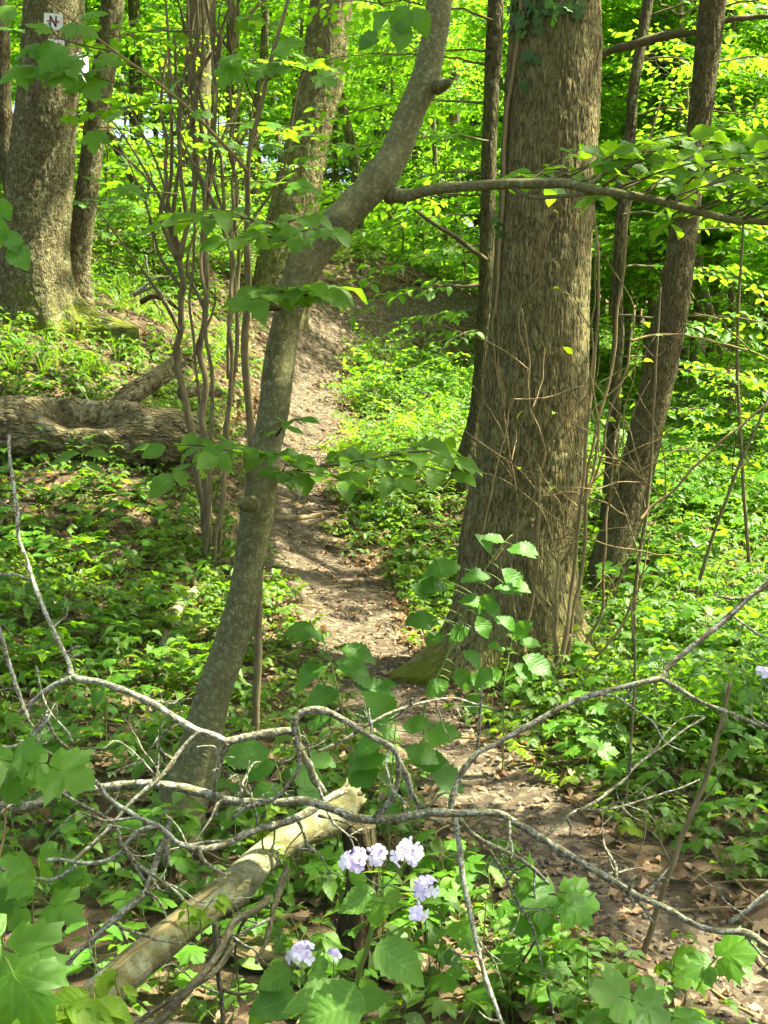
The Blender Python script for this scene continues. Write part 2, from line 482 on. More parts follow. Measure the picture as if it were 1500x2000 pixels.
B_oak = bark_mat('furrowed_bark', (.060, .050, .022), (.215, .188, .092), (.31, .28, .150), 54, .22, .9, .012, (.26, .26, .13), .05, 10,
                 moss=True, mossz=(-.05, .42), moss_amt=.46)
B_left = bark_mat('grey_bark', (.045, .039, .020), (.155, .137, .074), (.225, .205, .12), 52, .35, .7, .016, (.30, .32, .20), .14, 22,
                  moss=True, mossz=(1.75, 2.55), moss_amt=.44)
B_mid = bark_mat('pale_bark', (.06, .052, .023), (.175, .158, .075), (.26, .24, .125), 44, .3, .8, .016, (.32, .33, .18), .2, 14, moss=True, mossz=(2, 5), moss_amt=.18)
B_smooth = bark_mat('smooth_lichen_bark', (.036, .036, .017), (.108, .106, .052), (.17, .17, .088), 30, 1.1, .8, .006, (.25, .28, .165), .22, 60,
                    furrow=.12, yellow=0)
B_dark = bark_mat('dark_bark', (.04, .034, .017), (.095, .080, .042), (.14, .125, .07), 26, .3, .8, .018, (.2, .21, .14), .05, 12)
B_brown = bark_mat('brown_bark', (.040, .033, .017), (.110, .089, .046), (.16, .134, .074), 54, .25, .8, .014, (.20, .20, .11), .08, 18)
B_far = bark_mat('far_bark', (.065, .057, .033), (.15, .135, .08), (.21, .19, .12), 14, .3, .7, .02, (.28, .29, .22), .12, 8)
B_stem = bark_mat('shrub_bark', (.07, .056, .034), (.175, .145, .088), (.27, .23, .15), 40, .1, .6, .006, furrow=.5)
B_twig = bark_mat('tan_twig', (.14, .10, .055), (.25, .19, .105), (.33, .27, .16), 50, .1, .4, .003, furrow=.3)
B_darktwig = bark_mat('dark_twig', (.035, .028, .02), (.085, .068, .046), (.14, .115, .08), 50, .2, .5, .003, furrow=.4)
B_limb = bark_mat('thin_limb', (.07, .06, .04), (.14, .125, .085), (.2, .18, .13), 50, .2, .4, .003, furrow=.2)
B_lichen = bark_mat('lichen_branch', (.045, .043, .024), (.115, .110, .066), (.185, .18, .115), 60, .4, .9, .004, (.42, .45, .42), .33, 90, furrow=.5, yellow=.25)
B_deadgrey = bark_mat('dead_grey_branch', (.030, .027, .019), (.085, .077, .056), (.14, .13, .10), 70, .4, .9, .004, (.24, .26, .19), .12, 85, furrow=.6)
B_lichen2 = bark_mat('pale_lichen_branch', (.055, .052, .034), (.135, .13, .09), (.21, .21, .155), 60, .4, .9, .004, (.46, .50, .47), .44, 100, furrow=.4, yellow=.15)
B_peel = bark_mat('peeled_log', (.042, .042, .018), (.115, .112, .054), (.185, .172, .09), 34, .5, 1., .006, (.25, .275, .185), .38, 12, furrow=.35)
B_strip = bark_mat('bare_wood', (.13, .105, .055), (.24, .20, .11), (.33, .285, .17), 60, .06, 1., .004, furrow=.8)
B_log = bark_mat('rotting_log', (.060, .046, .026), (.215, .172, .102), (.38, .325, .225), 26, .5, .9, .016, (.40, .38, .27), .12, 12,
                 moss=True, mossz=(0.7, 2.0), moss_amt=.14)
B_wood = bark_mat('weathered_wood', (.085, .07, .05), (.22, .195, .15), (.33, .30, .24), 60, .03, 1., .006, furrow=.9)
B_stump = bark_mat('dark_stump', (.022, .017, .010), (.065, .048, .028), (.12, .10, .05), 24, .3, 1., .015, (.14, .15, .05), .08, 10)
B_root = bark_mat('root_bark', (.09, .065, .04), (.19, .145, .095), (.25, .2, .14), 30, .2, .7, .006)
M_crumb = plain_mat('soil_crumb', (.13, .105, .07), .9, (.075, .058, .036), 80)
M_ground = ground_mat('forest_floor', False)
M_path = ground_mat('trodden_soil', True)

# ---------------------------------------------------------------- the setting
def axis(vals):
    return np.concatenate(vals)
gx = axis([np.linspace(-120, -14, 30)[:-1], np.linspace(-14, -5, 40)[:-1], np.linspace(-5, 5, 240)[:-1], np.linspace(5, 14, 40)[:-1], np.linspace(14, 120, 30)])
gy = axis([np.linspace(-30, -2, 16)[:-1], np.linspace(-2, 2, 20)[:-1], np.linspace(2, 12, 260)[:-1], np.linspace(12, 24, 150)[:-1], np.linspace(24, 60, 60)[:-1], np.linspace(60, 200, 30)])
XX, YY = np.meshgrid(gx, gy)
ZZ = H(XX, YY)
nx, ny = len(gx), len(gy)
ii = (np.arange(ny - 1)[:, None] * nx + np.arange(nx - 1)[None])
Q = np.stack([ii, ii + 1, ii + nx + 1, ii + nx], -1).reshape(-1, 4)
go = bpy.data.objects.new('ground', mk_mesh('ground', np.c_[XX.ravel(), YY.ravel(), ZZ.ravel()], [Q], M_ground))
link(go); tag(go, 'brown woodland ground under the plants rising towards the left trees', 'ground', kind='structure')

# path: a trodden strip lying in its hollow
n_al, n_ac = 520, 30
PC = catmull(PATH_PTS, n_al)
Tn = np.gradient(PC, axis=0); Tn /= np.linalg.norm(Tn, axis=1)[:, None]
Nn = np.c_[-Tn[:, 1], Tn[:, 0]]
sal = np.concatenate([[0], np.cumsum(np.linalg.norm(np.diff(PC, axis=0), axis=1))])
def path_half(s):
    return .205 + .019 * np.clip(s - 2, 0, 14)
t = np.linspace(-1, 1, n_ac)
wl_ = path_half(sal) * (1 + .35 * vnoise(np.c_[sal * 2.2, sal * 0, sal * 0], 5)); wr_ = path_half(sal) * (1 + .35 * vnoise(np.c_[sal * 2.2, sal * 0 + 9, sal * 0], 6))
W = np.where(t[None] < 0, wl_[:, None], wr_[:, None]) * 1.25
XY = PC[:, None] + Nn[:, None] * (t[None, :, None] * W[..., None])
z = H(XY[..., 0], XY[..., 1])
q3 = np.stack([XY[..., 0] * 9, XY[..., 1] * 9, XY[..., 0] * 0], -1)
z = z + .016 * (1 - np.abs(t[None]) ** 3) - .010 * np.abs(t[None]) ** 3 + .010 * fbm(q3, 3, 21) * (1 - t[None] ** 2)
i0 = (np.arange(n_al - 1)[:, None] * n_ac + np.arange(n_ac - 1)[None])
Q = np.stack([i0, i0 + 1, i0 + n_ac + 1, i0 + n_ac], -1).reshape(-1, 4)[:, ::-1]
po = bpy.data.objects.new('path', mk_mesh('path', np.concatenate([XY, z[..., None]], -1).reshape(-1, 3), [Q], M_path))
link(po); tag(po, 'narrow trodden dirt path winding uphill between the trees', 'path', kind='structure')

# ---------------------------------------------------------------- leaf shapes (base at origin, along +Y, facing +Z, length 1)
def pinnate(n=7, wid=.56, belly=.45, serr=0., fold=.16, droop=.22, twist=0., wave=0., seed=0, petiole=.0, sharp=1.0):
    r = np.random.default_rng(abs(int(seed)))
    u = np.linspace(0, 1, n + 1)
    x = u ** (math.log(.5) / math.log(belly))
    w = np.sin(np.pi * x) ** .85 * wid / 2
    w = w * np.where(u > .7, 1 - (u - .7) * .5 * sharp, 1)
    if serr:
        w = w * (1 + serr * np.where(np.arange(n + 1) % 2, 1, -1))
    w[0] = w[-1] = 0
    V = []; A = []
    for i in range(n + 1):
        zz = -droop * u[i] ** 2 + wave * math.sin(u[i] * 9 + seed) * .5
        yy = u[i] * (1 - .12 * droop * u[i])
        tw = twist * u[i]
        if i in (0, n):
            V.append((0, yy + petiole, zz)); A.append((u[i], 0))
        else:
            f = fold * w[i] * 2
            wv = wave * (r.random() - .5)
            V += [(-w[i], yy + petiole + serr * .04 * (i % 2), zz + f + wv - tw * w[i]), (0, yy + petiole, zz), (w[i], yy + petiole + serr * .04 * (i % 2), zz + f - wv + tw * w[i])]
            A += [(u[i], -1), (u[i], 0), (u[i], 1)]
    F3 = [(0, 2, 1), (0, 3, 2)]; F4 = []
    for i in range(1, n - 1):
        a = 1 + (i - 1) * 3; b = a + 3
        F4 += [(a, a + 1, b + 1, b), (a + 1, a + 2, b + 2, b + 1)]
    a = 1 + (n - 2) * 3; tp = a + 3
    F3 += [(a, a + 1, tp), (a + 1, a + 2, tp)]
    V = np.array(V, float); A = np.array(A, float)
    return V, [np.array(F3), np.array(F4).reshape(-1, 4)], A

MAPLE_HALF = [(.03, -.02), (.13, -.07), (.28, -.07), (.44, -.05), (.40, .06), (.46, .12), (.60, .16), (.54, .25), (.58, .32), (.74, .44), (.59, .46), (.50, .50), (.46, .60),
              (.37, .54), (.29, .53), (.275, .63), (.33, .76), (.23, .75), (.18, .82), (.11, .88)]
MAPLE_LOW = [(.10, -.06), (.43, -.04), (.42, .12), (.60, .18), (.72, .44), (.50, .50), (.29, .52), (.31, .73), (.17, .80)]
IVY_HALF = [(.10, -.08), (.28, -.10), (.42, .02), (.36, .18), (.44, .38), (.52, .48), (.34, .54), (.24, .62), (.14, .82)]
def palmate(half, droop=.25, wave=.05, seed=0, ring=True, cup=0.1):
    r = np.random.default_rng(abs(int(seed)))
    right = np.array(half); left = right[::-1] * [-1, 1]
    out = np.vstack([right, [[0, 1.0]], left])
    out = out * (1 + r.uniform(-.05, .05, (len(out), 1)))
    c = np.array([0, .30]); n = len(out)
    if ring:
        inn = c + (out - c) * .5
        P2 = np.vstack([[c], inn, out])
    else:
        P2 = np.vstack([[c], out])
    rr = np.linalg.norm(P2 - c, axis=1); an = np.arctan2(P2[:, 0] - c[0], P2[:, 1] - c[1])
    z = -droop * rr ** 2 + cup * np.abs(P2[:, 0]) * .5 + wave * np.sin(an * 3 + seed) * rr * .8 + wave * .3 * np.cos(an * 8) * rr
    V = np.c_[P2, z]; A = np.c_[P2[:, 1], P2[:, 0]]
    j = np.arange(n); k = (j + 1) % n
    if ring:
        F3 = np.stack([np.zeros(n, int), 1 + j, 1 + k], -1)
        F4 = np.stack([1 + j, 1 + k, 1 + n + k, 1 + n + j], -1)[:, ::-1]
        # open the basal notch
        return V, [np.delete(F3, n - 1, 0), np.delete(F4, n - 1, 0)], A
    F3 = np.stack([np.zeros(n, int), 1 + j, 1 + k], -1)
    return V, [np.delete(F3, n - 1, 0)], A

def leaf_mesh(name, tpl, mat, r=.5):
    V, F, A = tpl
    return mk_mesh(name, V, F, mat, {'leaf': np.c_[A, np.full(len(A), r)]})

def assemble(g, tpls, pos, D, N, size, r=None):
    """adds many leaves to a Geo, sharing the shapes round-robin"""
    pos = np.asarray(pos); n = len(pos)
    if n == 0: return
    if r is None: r = rng.random(n)
    B = basis(D, N) * np.asarray(size)[:, None, None]
    which = np.arange(n) % len(tpls)
    for w, (V, F, A) in enumerate(tpls):
        m = which == w; c = m.sum()
        if not c: continue
        k = len(V)
        VV = np.einsum('nij,kj->nki', B[m], V) + pos[m][:, None]
        off = (np.arange(c) * k)[:, None, None]
        FF = [(f[None] + off).reshape(-1, f.shape[1]) for f in F if len(f)]
        AA = np.concatenate([np.repeat(A[None], c, 0), np.repeat(r[m][:, None, None], k, 1)], -1)
        g.add(VV.reshape(-1, 3), FF, AA.reshape(-1, 3))

FAR_T = [pinnate(3, .62, .48, 0, .18, .25, .3 * s, 0, s) for s in (-1, 0, 1)]
MAPLE_T = [palmate(MAPLE_LOW, .3, .06, s, False, .15) for s in range(3)]
OV_T = [pinnate(5, .58, .45, 0, .2, .3, .2 * s, .02, s + 4) for s in (-1, 0, 1)]
BEECH_M = [leaf_mesh('beech_leaf', pinnate(9, .58, .50, .05, .16, d, tw, .05, s, .06), M_beech, r) for s, (d, tw, r) in enumerate([(.15, .1, .3), (.3, -.2, .5), (.05, .2, .7), (.4, 0, .4)])]
HAZEL_M = [leaf_mesh('hazel_leaf', pinnate(14, .74, .50, .09, .12, d, tw, .06, s, .08), M_hazel, r) for s, (d, tw, r) in enumerate([(.25, .1, .3), (.45, -.2, .5), (.15, .2, .7), (.55, .1, .6)])]
MAPLE_M = [leaf_mesh('maple_leaf', palmate(MAPLE_HALF, d, .07, s, True, cu), M_maple, r) for s, (d, cu, r) in enumerate([(.15, .1, .3), (.35, .1, .6), (.25, .25, .8), (.5, .0, .5)])]
IVY_M = [leaf_mesh('ivy_leaf', palmate(IVY_HALF, .15, .05, s, True, .1), M_ivy, r) for s, r in enumerate([.2, .5, .8])]
HERB_M = [leaf_mesh('herb_leaf', pinnate(9, .42, .45, .04, .18, d, .1, .04, s, .04), M_herb, r) for s, (d, r) in enumerate([(.3, .3), (.45, .6), (.2, .8)])]
HON_M = [leaf_mesh('honesty_leaf', pinnate(15, .68, .34, .07, .14, d, .1, .05, s, .1, 1.6), M_honesty, r) for s, (d, r) in enumerate([(.2, .4), (.5, .6), (.35, .7)])]
SPROUT_M = [leaf_mesh('sprout_leaf', pinnate(9, .62, .5, .06, .3, d, .2, .08, s, .1), M_sprout, r) for s, (d, r) in enumerate([(.4, .4), (.7, .6), (.2, .8)])]
DRY_T = [pinnate(6, .6, .5, .06, f, d, tw, .12, s) for s, (f, d, tw) in enumerate([(.4, .3, .6), (-.2, -.4, .3), (.1, .6, -.8), (.6, .1, .2), (.2, -.2, 1.0)])] + \
        [palmate(MAPLE_LOW, d, .16, s, False, .2) for s, d in enumerate((.5, -.4))]
DRY_M = [leaf_mesh('fallen_leaf', tp, M_dry, r) for tp, r in zip(DRY_T, (.3, .6, .9, .5, .8, .4, .7))]

def unit(v):
    v = np.asarray(v, float); return v / (np.linalg.norm(v) + 1e-12)

def spray(L, leaf, seed, spacing=.055, droop=.15, twig_ang=.75, keep=1.0):
    """a flat leafy branch along +X in the XY plane: leaf pos, dir, normal, size and twig polylines"""
    r = np.random.default_rng(abs(int(seed)))
    nb = max(6, int(L / .07))
    s = np.linspace(0, 1, nb)
    mx = s * L; my = np.cumsum(r.normal(0, .012, nb)) * L; mz = .12 * L * s - droop * L * s ** 2 + np.cumsum(r.normal(0, .006, nb))
    main = np.c_[mx, my, mz]
    twigs = [(main, .0055 * L + .002)]
    pos = []; D = []
    side = 1
    for i in range(max(1, int(nb * .18)), nb):
        side = -side
        tl = L * .42 * (1 - s[i] * .75) * r.uniform(.6, 1.1)
        a = side * twig_ang * r.uniform(.75, 1.2)
        dirv = np.array([math.cos(a), math.sin(a), r.normal(0, .10) - .05])
        m = max(2, int(tl / spacing))
        tt = np.linspace(.15, 1, m)[:, None] * tl
        tw = main[i] + dirv * tt + np.array([0, 0, -.10]) * tt ** 2
        twigs.append((np.vstack([main[i], tw[len(tw) // 2], tw[-1]]), .0022))
        alt = np.where(np.arange(m) % 2, 1, -1) * r.uniform(.5, 1.0, m)
        ang = a + alt
        pos.append(tw); D.append(np.c_[np.cos(ang), np.sin(ang), r.normal(-.15, .22, m)])
    pos = np.vstack(pos); D = np.vstack(D)
    k = r.random(len(pos)) < keep
    pos, D = pos[k], D[k]
    N = np.c_[r.normal(0, .35, len(pos)), r.normal(0, .35, len(pos)), np.ones(len(pos))]
    return pos, D, N, leaf * r.uniform(.65, 1.2, len(pos)), twigs

def rotz(a):
    return np.array([[math.cos(a), -math.sin(a), 0], [math.sin(a), math.cos(a), 0], [0, 0, 1]])

def leafy_tree(name, Ht, z0, nbr, Lmax, leaf, mat, tpls, bark, seed, rt=.05, spacing=.06, lean=.0, rise=.15):
    """shared meshes for one kind of understory tree, base at origin: trunk, limbs, crown"""
    r = np.random.default_rng(abs(int(seed)))
    k = 9
    tz = np.linspace(-.2, Ht, k)
    tp = np.c_[np.cumsum(r.normal(0, .06, k)) + lean * tz, np.cumsum(r.normal(0, .06, k)), tz]
    tp[:2, :2] *= .2
    trunk = tube(tp, np.linspace(rt, rt * .15, k) + .004, 9, 40)
    tm = mk_mesh('trunk', trunk[0], trunk[1], bark, {'tc': trunk[2]})
    gl = Geo(); gb = Geo(); CC = catmull(tp, 100)
    for i in range(nbr):
        zf = z0 + (Ht - z0) * ((i + r.random()) / nbr)
        base = CC[np.argmin(np.abs(CC[:, 2] - zf))]
        prof = math.sin(math.pi * min(1, max(.06, .25 + .75 * (zf - z0) / (Ht - z0)))) ** .6
        L = Lmax * prof * r.uniform(.6, 1.1) + .25
        pos, D, N, S, tw = spray(L, leaf, seed * 100 + i, spacing, r.uniform(.05, .3))
        R = rotz(i * 2.4 + r.normal(0, .4))
        e = rise * r.uniform(-.5, 2.0)
        Rx = np.array([[math.cos(e), 0, -math.sin(e)], [0, 1, 0], [math.sin(e), 0, math.cos(e)]])
        ro = r.normal(0, .25); Rr = np.array([[1, 0, 0], [0, math.cos(ro), -math.sin(ro)], [0, math.sin(ro), math.cos(ro)]])
        M = R @ Rx @ Rr
        assemble(gl, tpls, pos @ M.T + base, D @ M.T, N @ M.T, S, np.clip(r.random() * .5 + r.random(len(pos)) * .5, 0, 1))
        for q, (pl, rad) in enumerate(tw):
            pl = pl @ M.T + base
            if q == 0:
                V, F, tc = tube(pl, np.linspace(rad, .002, len(pl)), 5, len(pl), cap=False)
            else:
                V, F, tc = tube(pl, np.linspace(rad, .001, len(pl)), 3, len(pl), cap=False)
            gb.add(V, F, tc)
    return tm, gb.build('limbs', bark, 'tc'), gl.build('crown', mat, 'leaf')

def place_tree(kind, name, label, cat, group, x, y, rz, sc, tilt=(0, 0)):
    tm, lm, cm = kind
    o = bpy.data.objects.new(name, None); link(o); tag(o, label, cat, group)
    o.location = (x, y, h1(x, y)); o.rotation_euler = (tilt[0], tilt[1], rz); o.scale = (sc,) * 3
    for nm, me in (('trunk', tm), ('limbs', lm), ('crown', cm)):
        c = bpy.data.objects.new(nm, me); link(c, o)
        if nm in ('crown', 'limbs'): c['kind'] = 'stuff'
    NAMED_LAST[0] = o
    return o
NAMED_LAST = [None]

# ---------------------------------------------------------------- the big trees
# gaps of the canopy: sun reaches the ground here (centre px, py, distance, radius)
GAPS = [(700, 1235, 7.4, .55), (735, 1290, 6.9, .25), (970, 1490, 5.1, .55), (1060, 1600, 4.5, .18), (600, 655, 15, .7), (1400, 1880, 3.5, .22), (60, 720, 10.3, 1.0), (620, 1090, 8.6, .35),
        (1350, 1240, 7.0, .6), (560, 1150, 8, .3), (480, 1200, 7.2, .5), (60, 1090, 7.3, .45), (800, 600, 17, 1.2), (1380, 1000, 11, 1.2), (900, 1850, 3.5, .35), (280, 1330, 5.9, .3), (1250, 1400, 5.8, .3),
        (60, 1880, 3.0, .35), (450, 1720, 3.2, .3), (150, 960, 8.4, .5), (1150, 1330, 6.3, .3), (720, 900, 10.6, .6)]
GAPW = np.array([[*P(a, b, d)[:2], r] for a, b, d, r in GAPS])
def lit_keep(p):
    """probability that a canopy leaf stays: thinned where its shadow would fall on a gap"""
    g = p[:, :2].copy()
    for _ in range(3):
        hz = H(g[:, 0], g[:, 1])
        g = p[:, :2] - SUN[:2] * ((p[:, 2] - hz) / SUN[2])[:, None]
    far = np.maximum(np.clip((g[:, 1] - 10) / 5, 0, 1) * np.clip((g[:, 0] + 6) / 3, .55, 1), np.clip((g[:, 1] - 7.5) / 2.5, 0, 1) * np.clip((g[:, 0] - 1.4) / .8, 0, 1))
    keep = 1 - .9 * far
    d = np.sqrt(((g[:, None] - GAPW[None, :, :2]) ** 2).sum(-1)) / GAPW[None, :, 2]
    keep = keep * np.clip((d.min(1) - .75) / .45, 0.04, 1)
    return keep

def canopy(thing, c, rx, rz, n, seed, limbs_from=None, leaf=.15, bark=None, nl=7):
    r = np.random.default_rng(abs(int(seed)))
    nc = int(n * .72) // 40
    dirs = r.normal(size=(nc, 3)); dirs /= np.linalg.norm(dirs, axis=1)[:, None]
    cen = np.asarray(c) + dirs * (r.random((nc, 1)) ** .45) * [rx, rx, rz]
    p = np.repeat(cen, 40, 0) + r.normal(size=(nc * 40, 3)) * [.42, .42, .16]
    k = r.random(len(p)) < lit_keep(p)
    p = p[k]; m = len(p)
    D = np.c_[r.normal(size=(m, 2)), r.normal(-.2, .3, m)]
    N = np.c_[r.normal(0, .4, (m, 2)), np.ones(m)]
    g = Geo(); assemble(g, FAR_T, p, D, N, leaf * r.uniform(.7, 1.2, m), r.random(m))
    thing.geo('crown', g, M_canopy, 'leaf', kind='stuff')
    if limbs_from is not None:
        a = np.asarray(limbs_from)
        for i in range(nl):
            e = cen[r.integers(nc)]
            mid = (a + e) / 2 + r.normal(0, .35, 3) + [0, 0, .4]
            thing.tube('limb', [a + [0, 0, r.uniform(-.3, .3)], mid, e], [.085, .05, .012], bark, 7, 14, .05, seed + i)

def trunk_pts(rows, d0, d1, ybase=None):
    """rows of (px centre, py, px width) -> points and radii; distance drifts from d0 at the base to d1 at the top"""
    ys = [r[1] for r in rows]; y0, y1 = max(ys), min(ys)
    pts = []; rad = []
    for px, py, w in rows:
        d = d0 + (d1 - d0) * (y0 - py) / (y0 - y1)
        pts.append(P(px, py, d)); rad.append(PX(w, d) / 2)
    return np.array(pts), np.array(rad)

def bark_disp(roots=(), fur=.012, freq=30, zst=.14, seed=0, flare=(.0, .5), below=.35, lump=.03):
    def f(RR, a, s, t):
        R0 = RR.mean()
        hg = np.maximum(s - below, 0)
        out = RR + flare[0] * np.exp(-hg / flare[1])
        for ang, amp, w, hs in roots:
            d = (a - math.radians(ang) + np.pi) % (2 * np.pi) - np.pi
            out = out + amp * np.exp(-hg / hs) * np.exp(-(d / w) ** 2)
        q = np.stack([np.cos(a) * R0, np.sin(a) * R0, s], -1)
        out = out + lump * R0 * 4 * fbm(q * [3, 3, 1.2], 2, seed + 5)
        if fur:
            wq = q * [freq, freq, freq * zst]
            wq = wq + .8 * np.stack([fbm(q * [6, 6, 4] + 7, 2, seed + 9)] * 3, -1)
            rid = 1 - np.abs(vnoise(wq, seed))
            rid2 = 1 - np.abs(vnoise(wq * 2.1 + 3, seed + 1))
            blk = vnoise(q * [freq * 1.3, freq * 1.3, freq * .6], seed + 3)
            out = out - fur * np.clip(rid * .75 + rid2 * .35 - .35, 0, 1) ** 1.5 + fur * .25 * blk
        return out
    return f

# the big furrowed tree beside the path
rows = [(1014, 1390, 240), (1014, 1290, 240), (1014, 1180, 234), (1012, 1080, 226), (1020, 1000, 219), (1032, 900, 210), (1040, 800, 206), (1047, 700, 199), (1053, 600, 194), (1063, 450, 189), (1072, 300, 185), (1080, 150, 178), (1086, 0, 170), (1091, -150, 164), (1094, -260, 160)]
pts, rad = trunk_pts(rows, 6.8, 7.0)
base = np.array([pts[1][0], 6.8, h1(pts[1][0], 6.8)])
BIG = Thing('tree', 'thick tree with furrowed brown bark and flaring base beside the dirt path', 'tree', base)
BIG.tube('trunk', pts, rad, B_oak, 300, 620, disp=bark_disp([(108, .36, .30, .17), (140, .12, .35, .2), (242, .20, .28, .16), (200, .10, .3, .18), (285, .10, .3, .2)], .013, 52, .20, 2, (.03, .35), .25, .012))
up = pts[-1]
BIG.tube('upper_trunk', [up - [0, 0, .05], up + [.1, .1, 2.5], up + [.0, .3, 5.5], up + [.2, .3, 9]], [rad[-1] * .985, .19, .15, .05], B_oak, 24, 30)
BIG_PTS, BIG_RAD = pts, rad
canopy(BIG, up + [.4, .2, 6.2], 4.2, 3.0, 9000, 31, up + [0, .1, 3.5], bark=B_oak)

# the bent smooth-barked tree in front
rows = [(330, 1690, 96), (346, 1610, 92), (383, 1490, 86), (418, 1350, 76), (447, 1270, 70), (470, 1190, 67), (487, 1100, 64), (502, 1010, 72), (509, 960, 66), (518, 890, 60), (534, 800, 62), (546, 700, 62), (561, 620, 57), (578, 565, 66), (605, 500, 76),
        (650, 445, 72), (700, 393, 66), (745, 345, 67), (776, 290, 60), (802, 220, 56), (829, 160, 59), (845, 90, 52), (858, 0, 50), (868, -100, 46), (875, -220, 42)]
pts, rad = trunk_pts(rows, 4.5, 5.1); rad = rad * .94
BEND = Thing('tree', 'slim grey smooth-barked tree bent like an elbow above the path', 'tree', (pts[1][0], pts[1][1], h1(pts[1][0], pts[1][1])))
def bend_disp(RR, a, s, t):
    R0 = RR.mean(); q = np.stack([np.cos(a) * R0, np.sin(a) * R0, s], -1)
    wr = np.clip(vnoise(q * [6, 6, 75], 4), 0, 1) * .0022 * (vnoise(q * [3, 3, 2.2], 8) > .0)
    o = RR * (1 + .06 * fbm(q * [9, 9, 5], 3, 2)) + wr + .035 * np.exp(-np.maximum(s - .12, 0) / .12) * (1 + .8 * np.cos(a * 3 + .6))
    for s0, ang, am, w in ((1.47, 120, .030, .055), (1.43, 235, .022, .045), (2.62, 60, .018, .05), (2.40, 180, .012, .04), (2.95, 200, .015, .09), (1.75, 200, .008, .05), (.9, 150, .006, .04)):
        dd = (a - math.radians(ang) + np.pi) % (2 * np.pi) - np.pi
        o = o + am * np.exp(-((s - s0) / w) ** 2 - (dd / .55) ** 2)
    return o
bt = BEND.tube('trunk', pts, rad, B_smooth, 56, 520, disp=bend_disp)
up = pts[-1]
BEND.tube('upper_trunk', [up - [0, 0, .04], up + [.15, .2, 1.5], up + [.1, .5, 3.5], up + [.5, .5, 5.5]], [rad[-1] * .98, .035, .025, .01], B_smooth, 14, 24)
canopy(BEND, up + [.2, .4, 3.4], 2.2, 1.6, 2600, 32, up + [.15, .2, 1.5], leaf=.11, bark=B_smooth, nl=5)
BEND.tube('branch_stub', [P(855, 168, 4.95), P(868, 165, 4.9), P(878, 158, 4.86)], [.032, .022, .010], B_smooth, 10, 10, .004, 3)
BEND.tube('branch_stub', [P(545, 597, 4.75), P(520, 598, 4.68), P(504, 608, 4.62), P(494, 618, 4.6)], [.02, .018, .02, .008], B_dark, 9, 14, .005, 5)
BEND.tube('branch_stub', [P(492, 985, 4.55), P(476, 985, 4.48), P(468, 992, 4.46)], [.03, .024, .010], B_smooth, 10, 10, .003, 6)

# the big tree with the trail signs, its twin and the trees behind
rows = [(88, 720, 150), (86, 650, 146), (80, 600, 140), (74, 540, 135), (70, 480, 130), (76, 400, 126), (83, 300, 122), (92, 200, 119), (100, 100, 116), (106, 0, 112), (112, -120, 108), (116, -240, 105)]
pts, rad = trunk_pts(rows, 11.3, 11.5)
SIGN = Thing('tree', 'thick grey-barked tree carrying small white trail signs, mossy at its root', 'tree', (pts[1][0], 11.3, h1(pts[1][0], 11.3)))
SIGN.tube('trunk', pts, rad, B_left, 200, 420, disp=bark_disp([(258, .52, .15, .13), (236, .12, .2, .22), (205, .10, .2, .16), (120, .08, .4, .4)], .012, 40, .3, 12, (.02, .3), .3, .012))
SIGN_PTS, SIGN_RAD = pts, rad
up = pts[-1]
SIGN.tube('upper_trunk', [up - [0, 0, .05], up + [.1, .1, 3], up + [.0, .3, 6], up + [.2, .3, 10]], [rad[-1] * .985, .22, .17, .05], B_left, 24, 30)
canopy(SIGN, up + [.2, .2, 6.5], 4.6, 3.2, 8000, 33, up + [0, .1, 3.5], bark=B_left)

rows = [(140, 640, 60), (147, 540, 52), (159, 450, 46), (173, 350, 44), (186, 250, 45), (201, 150, 46), (212, 70, 46), (220, 0, 45), (226, -120, 48), (234, -240, 46)]
pts, rad = trunk_pts(rows, 11.65, 11.9)
t_ = Thing('tree', 'slimmer leaning trunk rising close behind the tree with trail signs', 'tree', (pts[0][0], 11.65, h1(pts[0][0], 11.65)))
t_.tube('trunk', pts, rad, B_left, 90, 300, disp=bark_disp([(240, .1, .4, .3)], .009, 34, .2, 22, (.02, .4), .2, .012))
up = pts[-1]
t_.tube('upper_trunk', [up - [0, 0, .05], up + [.3, .1, 3], up + [.6, .2, 6.5]], [rad[-1] * .98, .08, .03], B_left, 16, 20)
canopy(t_, up + [.6, .3, 5], 3., 2.2, 3500, 34, up + [.3, .1, 2.8], bark=B_left)

rows = [(538, 720, 112), (542, 640, 108), (548, 560, 104), (560, 480, 98), (572, 420, 94), (596, 300, 89), (614, 220, 89), (630, 150, 88), (648, 0, 87), (662, -120, 84), (672, -240, 80)]
pts, rad = trunk_pts(rows, 14.6, 15.)
t_ = Thing('tree', 'pale leaning tree with dark shaded side, behind the bent tree', 'tree', (pts[1][0], 14.6, h1(pts[1][0], 14.6)))
t_.tube('trunk', pts, rad, B_mid, 160, 340, disp=bark_disp([], .014, 34, .3, 42, (.03, .4), .3, .02))
up = pts[-1]
t_.tube('upper_trunk', [up - [0, 0, .05], up + [.6, .1, 3], up + [.9, .2, 6.5], up + [1.2, .2, 9]], [rad[-1] * .98, .17, .1, .04], B_mid, 20, 24)
canopy(t_, up + [1, .3, 6], 4., 2.8, 4500, 35, up + [.6, .1, 2.8], bark=B_mid)

